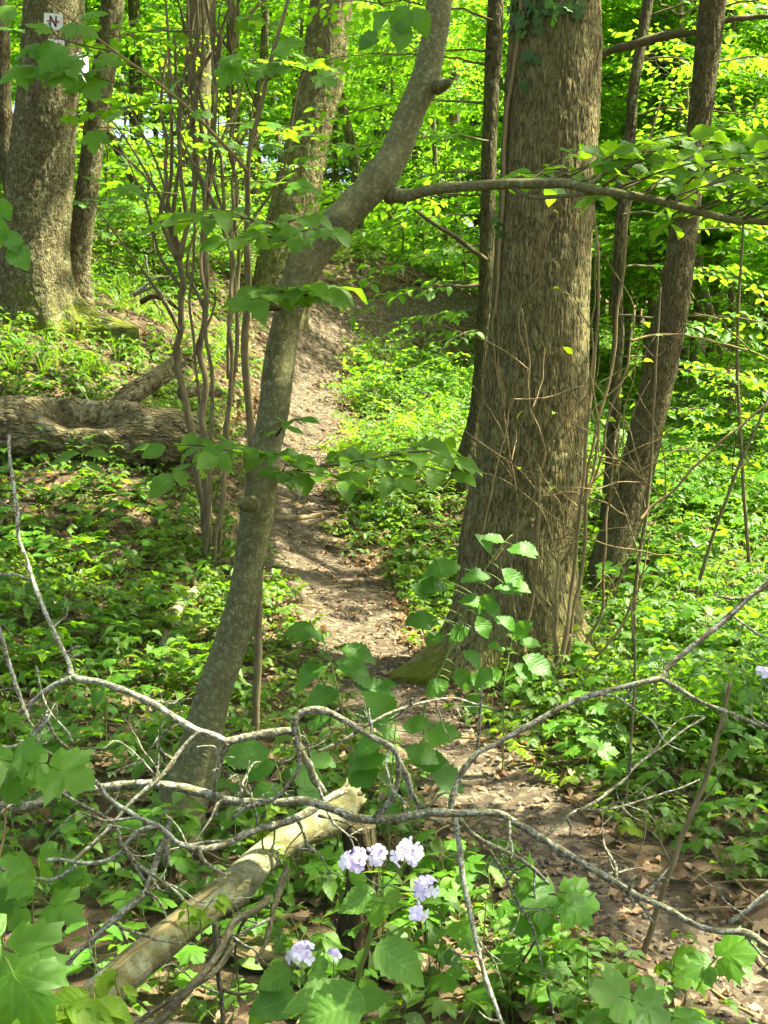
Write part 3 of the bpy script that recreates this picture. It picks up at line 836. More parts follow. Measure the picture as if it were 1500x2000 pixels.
rows = [(1160, 1270, 82), (1172, 1180, 74), (1190, 1100, 72), (1222, 1000, 71), (1248, 900, 67), (1272, 800, 65), (1295, 700, 63), (1314, 600, 61), (1343, 400, 52), (1358, 300, 50), (1371, 200, 49), (1392, 0, 49), (1403, -120, 46), (1412, -240, 44)]
pts, rad = trunk_pts(rows, 8.3, 8.8)
LEAN = t_ = Thing('tree', 'brown slim tree leaning outwards just past the thick furrowed trunk', 'tree', (pts[1][0], 8.3, h1(pts[1][0], 8.3)))
t_.tube('trunk', pts, rad, B_brown, 110, 420, disp=bark_disp([(180, .05, .4, .25)], .008, 36, .14, 52, (.02, .35), .25, .015))
up = pts[-1]
t_.tube('upper_trunk', [up - [0, 0, .05], up + [.35, .1, 2], up + [.6, .2, 5]], [rad[-1] * .98, .055, .02], B_brown, 16, 20)
canopy(t_, up + [.7, .5, 4.6], 3., 2.2, 4500, 36, up + [.3, .1, 1.8], bark=B_brown)
t_.tube('limb', [P(1370, 60, 8.7), P(1290, 75, 8.8), P(1200, 97, 8.9), P(1160, 105, 9.0), P(1080, 120, 9.2)], [.016, .03, .025, .022, .012], B_darktwig, 8, 24, .02, 3)
t_.tube('limb', [P(1395, 45, 8.7), P(1450, 35, 8.7), P(1540, 30, 8.6)], [.02, .018, .012], B_darktwig, 8, 14, .01, 4)

rows = [(897, 960, 38), (908, 905, 34), (928, 820, 30), (940, 700, 29), (947, 600, 28), (952, 450, 27), (955, 300, 28), (960, 180, 29), (966, 60, 30), (971, -60, 29), (976, -240, 28)]
pts, rad = trunk_pts(rows, 10., 10.2)
SLIM = t_ = Thing('tree', 'slender dark trunk half hidden just behind the thick furrowed tree', 'tree', (pts[1][0], 10, h1(pts[1][0], 10)))
t_.tube('trunk', pts, rad, B_dark, 36, 260, disp=bark_disp([], .005, 30, .3, 62, (.02, .3), .2, .03))
up = pts[-1]
t_.tube('upper_trunk', [up - [0, 0, .05], up + [.1, .1, 2], up + [.2, .2, 4.5]], [rad[-1] * .98, .045, .015], B_dark, 12, 20)
canopy(t_, up + [.2, .5, 3.8], 2.4, 1.8, 2500, 37, up + [.1, .1, 1.6], bark=B_dark)
t_.tube('limb', [P(955, 515, 10.1), P(915, 480, 9.7), P(860, 445, 9.3), P(810, 410, 9.)], [.02, .018, .014, .008], B_darktwig, 7, 18, .015, 7)
t_.tube('limb', [P(950, 555, 10.1), P(900, 558, 9.8), P(840, 556, 9.6)], [.016, .012, .006], B_darktwig, 7, 14, .015, 8)

rows = [(1185, 1010, 28), (1195, 900, 26), (1203, 750, 24), (1207, 600, 23), (1212, 450, 21), (1228, 300, 21), (1240, 160, 21), (1255, 60, 21), (1268, -20, 20), (1285, -140, 19), (1300, -240, 18)]
pts, rad = trunk_pts(rows, 9.3, 9.8)
THIN = t_ = Thing('tree', 'thin dark stem between the furrowed trunk and the leaning brown tree', 'tree', (pts[1][0], 9.3, h1(pts[1][0], 9.3)))
V_, F_, tc_ = tube(np.vstack([[pts[0][0], pts[0][1], pts[0][2] - .4], pts]), np.r_[rad[0], rad], 16, 160, .012, 5)
t_.mesh('trunk', V_, F_, B_dark, {'tc': tc_})
up = pts[-1]
t_.tube('upper_trunk', [up - [0, 0, .05], up + [.2, .1, 1.5], up + [.3, .2, 3]], [rad[-1] * .98, .025, .01], B_dark, 10, 16)
canopy(t_, up + [.3, .2, 2.6], 1.8, 1.3, 1400, 38, up + [.2, .1, 1.2], bark=B_dark, leaf=.11, nl=5)

rows = [(20, 330, 44), (12, 250, 34), (6, 150, 30), (0, 50, 28), (-6, -100, 26), (-12, -240, 25)]
pts, rad = trunk_pts(rows, 14, 14.2)
t_ = Thing('tree', 'thin dark trunk at the edge, behind the tree with trail signs', 'tree', (pts[0][0], 14, h1(pts[0][0], 14)))
t_.tube('trunk', np.vstack([[pts[0][0] + .2, pts[0][1], h1(pts[0][0], 14) - .2], pts]), np.r_[rad[0] * 1.2, rad], B_dark, 24, 120, .02, 9)
canopy(t_, pts[-1] + [0, .3, 4], 2.6, 2., 2200, 39, pts[-1] - [0, 0, .2], bark=B_dark)

# ---------------------------------------------------------------- labels by landmark
LM_FLOOR = [('the tall mauve flowers', 740, 1720), ('the low mauve flower head', 590, 1870), ('the peeled log', 400, 1800), ('the broken log end', 680, 1560), ('the foot of the bent tree', 350, 1590), ('the foot of the furrowed tree', 1010, 1290),
            ('the mossy root by the path', 790, 1190), ('the foot of the bare stems', 410, 1080), ('the rotting log', 180, 900), ('the curved pale branch', 335, 1250), ('the pole-like leaning shoot', 1310, 1690), ('the foot of the leaning brown tree', 1172, 1180),
            ('the sunny patch of path', 700, 1240), ('the lower path bend', 960, 1500), ('the lone pale flower', 1487, 1313), ('the fork of the lichened branch', 140, 1320), ('the thin straight dead stick', 1225, 1500), ('the arched dead branch', 650, 1400), ('the fork of the arching branch', 1292, 1325),
            ('the three-leaved maple seedling', 1400, 1870), ('the close pale maple leaves', 60, 1860), ('the slope root of the signed tree', 220, 650), ('the path bend uphill', 640, 650), ('the slender dark trunk', 905, 900), ('the sandy slope', 850, 600), ('the pair of pointed leaves', 162, 880),
            ('the elm shoot', 900, 1180), ('the down-hanging lichened twig', 930, 1850), ('the thin dark stem', 1195, 960), ('the thin bare leaning shoot', 1380, 1090), ('the slim bare edge shoot', 1465, 1150)]
LM_WOOD = [('the signed tree', 95), ('the leaning twin trunk', 190), ('the bare stems', 400), ('the pale leaning tree', 600), ('the elbow tree top', 820), ('the slender dark trunk', 955), ('the furrowed trunk', 1075), ('the thin dark stem', 1230), ('the leaning brown tree', 1340), ('the thin thicket trunk', 1442)]
NAMED = []
def to_px(x, y, z):
    v = np.array([x, y, z - CAMZ]); f = v[1] * math.cos(PITCH) - v[2] * math.sin(PITCH); u = v[1] * math.sin(PITCH) + v[2] * math.cos(PITCH)
    return 750 + FPX * v[0] / f, 1000 - FPX * u / f
def floor_place(px, py):
    n, lx, ly = min(LM_FLOOR, key=lambda l: (l[1] - px) ** 2 + (l[2] - py) ** 2)
    dx, dy = px - lx, py - ly
    far_ = math.hypot(dx, dy) > 130
    w = ('right of ' if dx > 0 else 'left of ') if abs(dx) > abs(dy) else ('in front of ' if dy > 0 else 'behind ')
    return ('some way ' if far_ else 'close ') + w + n
def wood_place(px, d):
    n, lx = min(LM_WOOD, key=lambda l: abs(l[1] - px))
    w = 'right of ' if px - lx > 45 else ('left of ' if px - lx < -45 else 'behind ')
    return ('near, ' if d < 15 else 'farther, ' if d < 24 else 'far off, ' if d < 34 else 'farthest off, ') + w + n
def settle_labels():
    by = {}
    for o, lab, px, d in NAMED: by.setdefault(lab, []).append((o, px, d))
    ordn = ['leftmost', 'second from left', 'third from left', 'fourth from left', 'fifth from left']
    for lab, l in by.items():
        l.sort(key=lambda e: e[1])
        for i, (o, px, d) in enumerate(l):
            if len(l) == 1: o['label'] = lab
            elif len(l) == 2: o['label'] = lab + (', left one' if i == 0 else ', right one')
            elif len(l) <= 5: o['label'] = lab + ', ' + ordn[i]
            else: o['label'] = lab

# ---------------------------------------------------------------- the wood behind
K_beech = [leafy_tree('beech', 7.5, 1.1, 40, 2.3, .085, M_far, FAR_T, B_limb, s, .05, .05, rise=.3) for s in (3, 4)]
K_maple = [leafy_tree('maple', 6.5, .9, 34, 2.0, .115, M_far2, MAPLE_T, B_limb, s, .045, .065, .04, .3) for s in (5, 6)]
K_tall = [leafy_tree('tall', 15, 4.2, 24, 3.0, .12, M_far, FAR_T, B_far, s, rt_, .085, le) for s, rt_, le in ((7, .17, .02), (8, .13, -.03))]
K_sap = [leafy_tree('sapling', 1.5, .25, 13, .62, .075, M_far2, OV_T, B_darktwig, 9, .009, .05), leafy_tree('sapling', 1.1, .2, 11, .5, .095, M_maple, MAPLE_T, B_darktwig, 10, .008, .06),
         leafy_tree('sapling', 2.3, .4, 17, .9, .08, M_far, OV_T, B_darktwig, 13, .013, .055)]
K_shrub = [leafy_tree('shrub', .65, .06, 18, .6, .075, M_far2, OV_T, M_stem, 11, .007, .042, rise=.35), leafy_tree('shrub', .5, .05, 16, .55, .07, M_far, OV_T, M_stem, 12, .006, .042, rise=.4)]
K_lowm = [leafy_tree('low_maple', .38, .12, 9, .34, .105, M_maple, MAPLE_T, M_redstem, s, .005, .075, rise=.25) for s in (14, 15)]

def ground_xy(px, d):
    p = P(px, 700, d); return p[0], p[1]

far = [(385, 19, 1.15, .02, 'broad grey trunk straight behind the thicket of bare stems'), (500, 21.5, .62, .04, 'grey trunk between the bare stems and the pale leaning tree'),
       (462, 26, .8, 0, 'distant grey trunk seen through the tops of the bare stems'), (702, 20.5, .55, -.03, 'dark straight trunk nearest the pale leaning tree, uphill of the path'),
       (738, 25, .75, .0, 'distant trunk second from the pale leaning tree'), (815, 24, .7, .05, 'distant trunk behind the elbow tree where it forks'), (888, 29, .8, .02, 'distant trunk beyond the sandy bend of the path'),
       (1442, 16, .36, .02, 'thin dark trunk standing in the thicket beyond the leaning brown tree'), (1335, 21, .4, -.02, 'thin far trunk right behind the leaning brown tree'), (1195, 27, .6, .02, 'far trunk in the bright thicket just past the furrowed tree'),
       (280, 23, .6, -.04, 'far trunk on the slope between the signed tree and the bare stems'), (1495, 26, .7, 0, 'far trunk at the very edge of the bright thicket'),
       (590, 33, .9, 0, 'far trunk showing behind the pale leaning tree'), (1275, 36, .8, .02, 'farthest trunk between the two right-hand slim trees'), (930, 38, .8, 0, 'farthest trunk above the path bend'), (170, 34, .9, 0, 'farthest trunk on the slope behind the signed tree')]
for i, (px, d, sc, ln, lab) in enumerate(far):
    x, y = ground_xy(px, d)
    place_tree(K_tall[i % 2], 'tree', lab, 'tree', 'tall trees in the wood behind', x, y, rng.uniform(0, 6.28), sc * 1.05 if sc > .6 else sc * 1.2, (rng.normal(0, .02), ln))
for i, (x, y) in enumerate([(5.2, 5.5), (4.4, 2.0), (-6.5, 5.5), (-9, 12)]):  # unseen trees added around the view so their crowns cast shade
    t_ = Thing('tree', ['tall tree out of view whose crown shades the lower path', 'tall tree out of view beside the camera',
                        'tall tree out of view on the left bank', 'tall tree out of view beyond the signed tree'][i], 'tree', (x, y, h1(x, y)), 'tall trees round the view')
    b = t_.loc
    t_.tube('trunk', [b - [0, 0, .3], b + [.05, 0, 1.5], b + [.1, .1, 5], b + [.2, 0, 10]], [.26, .2, .17, .05], B_far, 20, 40)
    canopy(t_, b + [.2, 0, 9.0], 3.9, 2.8, 8500, 60 + i, b + [.1, .1, 5], bark=B_far)

# understory: leafy young trees and saplings filling the wood
spots = []
r = np.random.default_rng(77)
for _ in range(4000):
    d = r.uniform(9.5, 42) if r.random() < .7 else r.uniform(18, 50)
    px = r.uniform(-350, 1850)
    ok = (px > 1330 and d > 16) or (px > 1130 and d > 16) or (px < 1130 and d > 21 + (4 if 500 < px < 960 else 0)) or (px < 60 and d > 15)
    if px < -150 or px > 1600: ok = ok and d > 8.5
    if not ok: continue
    x, y = ground_xy(px, d)
    if all((x - a) ** 2 + (y - b) ** 2 > (1.5 + d * .012) ** 2 for a, b, *_ in spots) and path_dist(x, y)[0] > 1.0:
        spots.append((x, y, px, d))
    if len(spots) >= 92: break
def where(px, d):
    if px < 320: return 'on the slope behind the signed tree'
    if px < 620: return 'behind the thicket of bare stems'
    if px < 990: return 'above the sandy bend of the path'
    if d < 18: return 'in the near thicket past the leaning brown tree'
    return 'in the bright thicket past the furrowed tree'
for px, d in [(1450, 15.6), (1590, 14), (1255, 17), (1160, 17.5), (1350, 18), (1530, 17.5), (1660, 13), (1400, 20), (1220, 19), (1500, 18), (760, 23), (870, 21), (660, 26)]:
    spots.append((*ground_xy(px, d), px, d))
for _ in range(34):
    px, d = r.uniform(-300, 1800), r.uniform(36, 62); spots.append((*ground_xy(px, d), px, d))
for i, (x, y, px, d) in enumerate(spots):
    beech = r.random() < .68
    kd = (K_beech if beech else K_maple)[i % 2]
    lab = ('leafy young beech ' if beech else 'leafy young maple ') + (wood_place(px, d) if -60 < px < 1560 else 'beyond the edge of view')
    place_tree(kd, 'young_tree', lab, 'young tree', (('young beeches ' if beech else 'young maples ') + (where(px, d) if -60 < px < 1560 else 'beyond the edge of view')), x, y, r.uniform(0, 6.28), r.uniform(.75, 1.25) * (1.7 if d > 36 else 1), (r.normal(0, .05), r.normal(0, .05)))
    NAMED.append((NAMED_LAST[0], lab, px, d))
def saps(n, pxr, dr, kinds, name, lab, cat, grp, sc=(.7, 1.3), seed=0, mind=.5):
    q = np.random.default_rng(seed); got = []
    for _ in range(n * 30):
        px = q.uniform(*pxr); d = q.uniform(*dr); x, y = ground_xy(px, d)
        if path_dist(x, y)[0] < .55 or any((x - a) ** 2 + (y - b) ** 2 < mind ** 2 for a, b in got): continue
        got.append((x, y))
        place_tree(kinds[len(got) % len(kinds)], name, lab, cat, grp, x, y, q.uniform(0, 6.28), q.uniform(*sc), (q.normal(0, .06), q.normal(0, .06)))
        bx, by_ = to_px(x, y, h1(x, y))
        NAMED.append((NAMED_LAST[0], {'sapling': 'small leafy sapling ', 'shrub': 'low leafy shrub '}[cat] + (floor_place(bx, by_) if -40 < bx < 1540 else 'just beyond the edge of view'), bx, d))
        if len(got) >= n: break
saps(18, (1230, 1700), (9.5, 18), K_sap, 'sapling', 'small leafy sapling in the undergrowth past the leaning brown tree', 'sapling', 'saplings past the leaning brown tree', (.35, .75), 1, .6)
saps(14, (640, 930), (10.6, 14.5), K_shrub, 'shrub', 'low leafy shrub on the bank between path and furrowed tree', 'shrub', 'low shrubs on the bank', (.4, .8), 2, .3)
saps(5, (640, 940), (18.5, 22), K_sap, 'sapling', 'small leafy sapling above the sandy bend of the path', 'sapling', 'saplings above the path bend', (.6, 1.1), 3, .5)
saps(16, (180, 520), (13, 21), K_sap, 'sapling', 'small leafy sapling on the slope behind the bare stems', 'sapling', 'saplings on the slope', (.6, 1.1), 4, .6)
saps(12, (-60, 330), (4.8, 7.4), K_lowm, 'shrub', 'low leafy shrub below the rotting log', 'shrub', 'low shrubs below the rotting log', (.32, .5), 5, .4)
saps(12, (1290, 1620), (5.0, 8.0), K_lowm + K_shrub[:1], 'shrub', 'low leafy shrub on the flat ground below the leaning brown tree', 'shrub', 'low shrubs below the leaning brown tree', (.38, .6), 6, .4)

def leafy_limbs(th, lst, leaf, mat, tpls, seed, spacing=.05):
    gl = Geo(); gb = Geo(); q = np.random.default_rng(seed)
    for i, (px, py, d, az, L, rise) in enumerate(lst):
        pos, D, N, S, tw = spray(L, leaf, seed * 50 + i, spacing, .25)
        a = math.radians(az); R = rotz(a)
        Rx = np.array([[math.cos(rise), 0, -math.sin(rise)], [0, 1, 0], [math.sin(rise), 0, math.cos(rise)]])
        ro = q.normal(0, .2); Rr = np.array([[1, 0, 0], [0, math.cos(ro), -math.sin(ro)], [0, math.sin(ro), math.cos(ro)]])
        M = R @ Rx @ Rr; b = P(px, py, d)
        assemble(gl, tpls, pos @ M.T + b, D @ M.T, N @ M.T, S, np.clip(q.random() * .4 + q.random(len(pos)) * .6, 0, 1))
        for k, (pl, rad) in enumerate(tw):
            pl = pl @ M.T + b
            V, F, tc = tube(pl, np.linspace(rad, .0015, len(pl)), 5 if k == 0 else 3, len(pl), cap=False); gb.add(V, F, tc)
    th.geo('leafy_limbs', gb, B_limb, 'tc', kind='stuff'); th.geo('foliage', gl, mat, 'leaf', kind='stuff')
leafy_limbs(SLIM, [(962, 40, 10.1, 190, 1.5, .1), (958, 120, 10.1, 200, 1.5, .05), (955, 200, 10.1, 170, 1.4, .05), (953, 280, 10.1, 215, 1.5, .0), (952, 340, 10.1, 185, 1.3, -.05), (950, 420, 10.1, 200, 1.3, -.1), (948, 480, 10.1, 225, 1.2, -.15), (947, 540, 10.1, 195, 1.0, -.1), (945, 600, 10.1, 210, .8, -.1),
                   (955, 100, 10.1, 150, 1.4, .1), (950, 380, 10.1, 160, 1.3, .0), (960, 0, 10.1, 230, 1.5, .1), (948, 640, 10.1, 235, .7, -.1)], .085, M_far, OV_T, 3, .045)
leafy_limbs(THIN, [(1245, 120, 9.7, 10, 1.3, .05), (1235, 220, 9.6, -20, 1.3, .0), (1228, 300, 9.6, 30, 1.4, .0), (1214, 420, 9.5, -10, 1.4, -.05), (1210, 520, 9.5, 20, 1.3, -.05), (1207, 620, 9.4, -30, 1.2, -.1), (1205, 700, 9.4, 10, 1.1, -.1), (1203, 780, 9.4, 35, 1., -.1), (1260, 40, 9.8, -25, 1.3, .1)], .08, M_far, OV_T, 4, .045)
leafy_limbs(LEAN, [(1350, 350, 8.7, 0, 1.2, .1), (1335, 450, 8.7, 20, 1.2, .0), (1310, 620, 8.6, -10, 1.2, -.05), (1290, 720, 8.6, 15, 1.1, -.05), (1270, 800, 8.5, 0, 1.0, .0), (1250, 890, 8.5, 30, .9, .0), (1380, 120, 8.8, 10, 1.1, .1), (1390, 20, 8.8, -20, 1.1, .1)], .08, M_far2, OV_T, 5, .06)

# ---------------------------------------------------------------- ground cover and leaf litter (nobody could count it)
def scatter(name, label, cat, pts, yaw, tilt, scl, meshes, seed=0):
    q = np.random.default_rng(seed); n = len(pts)
    me = bpy.data.meshes.new(name); me.vertices.add(n); me.vertices.foreach_set('co', np.asarray(pts, np.float32).ravel())
    a = me.attributes.new('rot', 'FLOAT_VECTOR', 'POINT')
    rot = np.c_[q.normal(0, 1, n) * tilt, q.normal(0, 1, n) * tilt, yaw].astype(np.float32)
    a.data.foreach_set('vector', rot.ravel())
    a = me.attributes.new('scl', 'FLOAT', 'POINT'); a.data.foreach_set('value', np.asarray(scl, np.float32))
    a = me.attributes.new('pick', 'INT', 'POINT'); a.data.foreach_set('value', q.integers(0, len(meshes), n).astype(np.int32))
    me.update()
    o = bpy.data.objects.new(name, me); link(o); tag(o, label, cat, kind='stuff')
    ng = bpy.data.node_groups.new(name, 'GeometryNodeTree')
    ng.interface.new_socket('Geometry', in_out='INPUT', socket_type='NodeSocketGeometry')
    ng.interface.new_socket('Geometry', in_out='OUTPUT', socket_type='NodeSocketGeometry')
    N = ng.nodes; L = ng.links
    gi = N.new('NodeGroupInput'); gq = N.new('NodeGroupOutput')
    jn = N.new('GeometryNodeJoinGeometry')
    for m in meshes:
        ob = bpy.data.objects.new(name + '_shape', m)
        oi = N.new('GeometryNodeObjectInfo'); oi.inputs[0].default_value = ob
        g2 = N.new('GeometryNodeGeometryToInstance')
        L.new(oi.outputs['Geometry'], g2.inputs[0]); L.new(g2.outputs[0], jn.inputs[0])
    ip = N.new('GeometryNodeInstanceOnPoints')
    L.new(gi.outputs[0], ip.inputs['Points']); L.new(jn.outputs[0], ip.inputs['Instance'])
    ip.inputs['Pick Instance'].default_value = True
    def at(nm, ty):
        x = N.new('GeometryNodeInputNamedAttribute'); x.data_type = ty; x.inputs[0].default_value = nm
        return x.outputs[0]
    L.new(at('pick', 'INT'), ip.inputs['Instance Index'])
    er = N.new('FunctionNodeEulerToRotation'); L.new(at('rot', 'FLOAT_VECTOR'), er.inputs[0]); L.new(er.outputs[0], ip.inputs['Rotation'])
    L.new(at('scl', 'FLOAT'), ip.inputs['Scale'])
    L.new(ip.outputs[0], gq.inputs[0])
    md = o.modifiers.new('scatter', 'NODES'); md.node_group = ng
    return o

def plant(name, mat, seed, kind):
    q = np.random.default_rng(seed); g = Geo()
    def stem(a, b, w=.0016):
        V, F, tc = tube([a, (np.asarray(a) + b) / 2 + q.normal(0, .004, 3), b], [w, w, w * .7], 3, 4, cap=False)
        g.add(V, F, np.tile([.5, 0, .35], (len(V), 1)))
    def lf(tpls, p, D, s, n=None):
        assemble(g, tpls, np.array([p]), np.array([D]), np.array([n if n is not None else [q.normal(0, .25), q.normal(0, .25), 1]]), np.array([s]), np.array([q.random()]))
    if kind == 'maple':
        hgt = q.uniform(.08, .2); top = np.array([q.normal(0, .015), q.normal(0, .015), hgt]); stem(np.zeros(3), top)
        for lvl in range(q.integers(1, 4)):
            p = top * (1 - lvl * .3); a = q.uniform(0, 6.28)
            for k in (0, math.pi):
                pl = q.uniform(.03, .06); b = p + [math.cos(a + k) * pl, math.sin(a + k) * pl, .015]
                stem(p, b, .001); lf(MAPLE_T, b, [math.cos(a + k), math.sin(a + k), -.25], q.uniform(.05, .10))
    elif kind == 'tri':
        for i in range(q.integers(3, 6)):
            a = i * 2.1 + q.uniform(0, 1); L_ = q.uniform(.05, .13); b = np.array([math.cos(a) * L_ * .6, math.sin(a) * L_ * .6, L_])
            stem(np.zeros(3), b, .001)
            for k in (-1.1, 0, 1.1):
                lf(OV_T, b, [math.cos(a + k), math.sin(a + k), -.2], q.uniform(.03, .05))
    elif kind == 'ovate':
        hgt = q.uniform(.10, .22); stem(np.zeros(3), np.array([0, 0, hgt]))
        n = q.integers(3, 6); a = q.uniform(0, 6)
        for i in range(n):
            for k in (0, math.pi):
                aa = a + i * 1.57 + k; lf(OV_T, [0, 0, hgt * (i + 1) / n], [math.cos(aa), math.sin(aa), .1 - .3 * q.random()], q.uniform(.035, .065) * (1.1 - .4 * i / n))
    elif kind == 'low':
        for i in range(q.integers(6, 11)):
            a = q.uniform(0, 6.28); L_ = q.uniform(.015, .07); b = np.array([math.cos(a) * L_, math.sin(a) * L_, q.uniform(.015, .055)])
            stem(np.zeros(3), b, .0008); lf(OV_T, b, [math.cos(a + q.normal(0, .6)), math.sin(a + q.normal(0, .6)), -.1], q.uniform(.025, .045))
    elif kind == 'feather':
        for i in range(q.integers(3, 5)):
            a = i * 2 + q.uniform(0, 1); L_ = q.uniform(.08, .15)
            for s in np.linspace(.3, 1, 5):
                b = np.array([math.cos(a) * L_ * s * .8, math.sin(a) * L_ * s * .8, L_ * s * .8 - .3 * L_ * s * s])
                for k in (-1.0, 1.0) if s < 1 else (-.5, 0, .5):
                    lf(FAR_T, b, [math.cos(a + k), math.sin(a + k), -.1], q.uniform(.025, .035))
    elif kind == 'lance':
        hgt = q.uniform(.14, .26); stem(np.zeros(3), np.array([0, 0, hgt]))
        for i in range(5):
            for k in (0, math.pi):
                aa = i * 1.57 + k + q.normal(0, .2); assemble(g, LANCE_T, np.array([[0, 0, hgt * (.35 + .65 * i / 4)]]), np.array([[math.cos(aa), math.sin(aa), .05]]), np.array([[0, 0, 1.]]), np.array([q.uniform(.06, .09)]), np.array([q.random()]))
    elif kind == 'grass':
        for i in range(14):
            a = q.uniform(0, 6.28); hgt = q.uniform(.12, .32); ln = q.uniform(.1, .6)
            assemble(g, BLADE_T, np.array([[q.normal(0, .012), q.normal(0, .012), 0]]), np.array([[math.cos(a) * ln, math.sin(a) * ln, 1]]), np.array([[math.cos(a), math.sin(a), .2]]), np.array([hgt]), np.array([q.random()]))
    return g.build(name, mat, 'leaf')
LANCE_T = [pinnate(5, .34, .45, 0, .2, .5, 0, .02, s) for s in range(2)]
BLADE_T = [pinnate(4, .05, .3, 0, .3, -.5, 0, 0, 1)]
P_maple = [plant('maple_seedling', M_maple, s, 'maple') for s in range(5)]
P_tri = [plant('trefoil_herb', M_herb, s + 20, 'tri') for s in range(4)]
P_ov = [plant('ovate_herb', M_herb, s + 40, 'ovate') for s in range(4)]
P_low = [plant('low_herb', M_herb, s + 60, 'low') for s in range(4)]
P_fea = [plant('feathery_herb', M_herb2, s + 80, 'feather') for s in range(4)]
P_lan = [plant('lance_herb', M_herb, s + 90, 'lance') for s in range(3)]
P_gra = [plant('grass_tuft', M_grass, s + 95, 'grass') for s in range(3)]

def field(n, seed, dmax=26, margin=.2, dmin=2.2, pw=.5, clump=None, avoid=.17, soft=.26):
    """points on the ground inside the view (widened), density falling with distance"""
    q = np.random.default_rng(seed)
    d = dmin + (dmax - dmin) * q.random(n) ** (1 / (1 + pw))
    x = (q.random(n) * 2 - 1) * (d * (.29 + margin * .3) + .5)
    pd = path_dist(x, d)
    s_half = avoid + .021 * np.clip(d - 4.5, 0, 12)
    pr = np.clip((pd - s_half) / soft, 0, 1)
    ex, ey = P(845, 605, 17)[:2]
    pr = pr * np.clip((np.hypot((x - ex) / 1.5, d - ey) - .6) / 1.2, .12, 1)
    pr = pr * np.where((x < -.25) & (d < 3.7), .45, 1)
    if clump:
        nz = vnoise(np.c_[x * clump[0], d * clump[0], np.full(n, seed * 1.7)], seed)
        pr = pr * np.clip((nz + clump[1]) / clump[2], 0, 1)
    k = q.random(n) < pr
    x, d = x[k], d[k]
    # nothing grows inside the trunks
    for tx, ty, tr_ in TR_AVOID:
        m = (x - tx) ** 2 + (d - ty) ** 2 > tr_ ** 2
        x, d = x[m], d[m]
    return np.c_[x, d, H(x, d)]
TR_AVOID = [(BIG.loc[0], 6.8, .40), (SIGN.loc[0], 11.3, .42), (BEND.loc[0], 4.5, .10), (P(548, 560, 14.6)[0], 14.6, .3), (P(1172, 1180, 8.3)[0], 8.3, .14)]
def sow(name, label, cat, pts, meshes, sc, seed, tilt=.12):
    q = np.random.default_rng(seed)
    return scatter(name, label, cat, pts, q.uniform(0, 6.28, len(pts)), tilt, q.uniform(*sc, len(pts)), meshes, seed)
sow('low_ground_cover', 'low round-leaved plants carpeting the woodland floor', 'ground cover', field(15000, 1, clump=(1.6, .55, .8)), P_low, (.8, 1.6), 1)
sow('trefoil_ground_cover', 'three-leaved herbs carpeting the woodland floor', 'ground cover', field(9500, 2, clump=(1.3, .35, .7)), P_tri, (.8, 1.5), 2)
sow('feathery_ground_cover', 'yellow-green feathery herbs in patches on the woodland floor', 'ground cover', field(8500, 3, clump=(.8, .25, .6)), P_fea, (.8, 1.5), 3)
sow('herb_ground_cover', 'upright oval-leaved herbs on the woodland floor', 'ground cover', field(6500, 4, clump=(1.1, .35, .7), avoid=.3), P_ov, (.8, 1.5), 4)
sow('seedling_ground_cover', 'small maple seedlings spread over the woodland floor', 'ground cover', field(4800, 5, clump=(.9, .4, .8), avoid=.34), P_maple, (.55, 1.05), 5)
sow('mercury_ground_cover', 'narrow-leaved herbs among the woodland ground cover', 'ground cover', field(2600, 6, clump=(.7, .2, .6), avoid=.36), P_lan, (.7, 1.2), 6)
pg = field(3000, 7, dmax=17, clump=(.8, .0, .6), avoid=.4); pg = pg[(pg[:, 0] < -1.2) & (pg[:, 1] > 9.0)]
sow('grass', 'tufts of woodland grass around the signed tree', 'grass', pg, P_gra, (.5, .95), 7)
# far slope herbs, larger steps
pr_ = field(9000, 18, dmax=22, dmin=8, pw=.6, clump=(.7, .7, 1.0), avoid=.4); pr_ = pr_[pr_[:, 0] > .9]
sow('flat_ground_cover', 'leafy herbs covering the flat beyond the furrowed tree', 'ground cover', pr_, P_ov + P_maple + P_fea, (1.0, 1.9), 18)
pf = field(9000, 8, dmax=42, dmin=15, pw=.8, clump=(.4, .9, 1.2), avoid=.45)
sow('slope_ground_cover', 'leafy herbs covering the far rising slope', 'ground cover', pf, P_ov + P_maple + P_fea, (1.2, 2.2), 8)
pl = field(16000, 9, dmax=18, avoid=-.3, soft=.5, clump=(1.1, .75, 1.0)); pl[:, 2] += .012
litter_m = [leaf_mesh('dry_leaf', tp, M_dry, .3 + .1 * i) for i, tp in enumerate(DRY_T)] + [leaf_mesh('brown_leaf', tp, M_dry2, .3 + .15 * i) for i, tp in enumerate(DRY_T[:4])]
sow('leaf_litter', 'dry beige and brown leaf litter over the soil', 'leaf litter', pl, litter_m, (.03, .066), 9, .28)
q9 = np.random.default_rng(91)
ia = q9.integers(0, n_al, 5200); ta = q9.uniform(-1.25, 1.25, 5200)
xy = PC[ia] + Nn[ia] * (ta * path_half(sal[ia]) * 1.1)[:, None]
pl = np.c_[xy, H(xy[:, 0], xy[:, 1]) + .016 * (1 - np.minimum(1, np.abs(ta)) ** 3) + .004]
pl = pl[q9.random(len(pl)) < np.clip(.35 + np.abs(ta) * .7 + .4 * vnoise(np.c_[xy * 1.5, xy[:, :1] * 0], 3), 0, 1)]
sow('path_litter', 'small crumbs of dry leaf scattered over the dirt path', 'leaf litter', pl, litter_m, (.008, .030), 10, .35)
qe = np.random.default_rng(92); ke = qe.integers(0, n_al, 5000); te = np.where(qe.random(5000) < .5, -1, 1) * (1 + qe.gamma(1.6, .35, 5000))
xy = PC[ke] + Nn[ke] * (te * path_half(sal[ke]))[:, None]
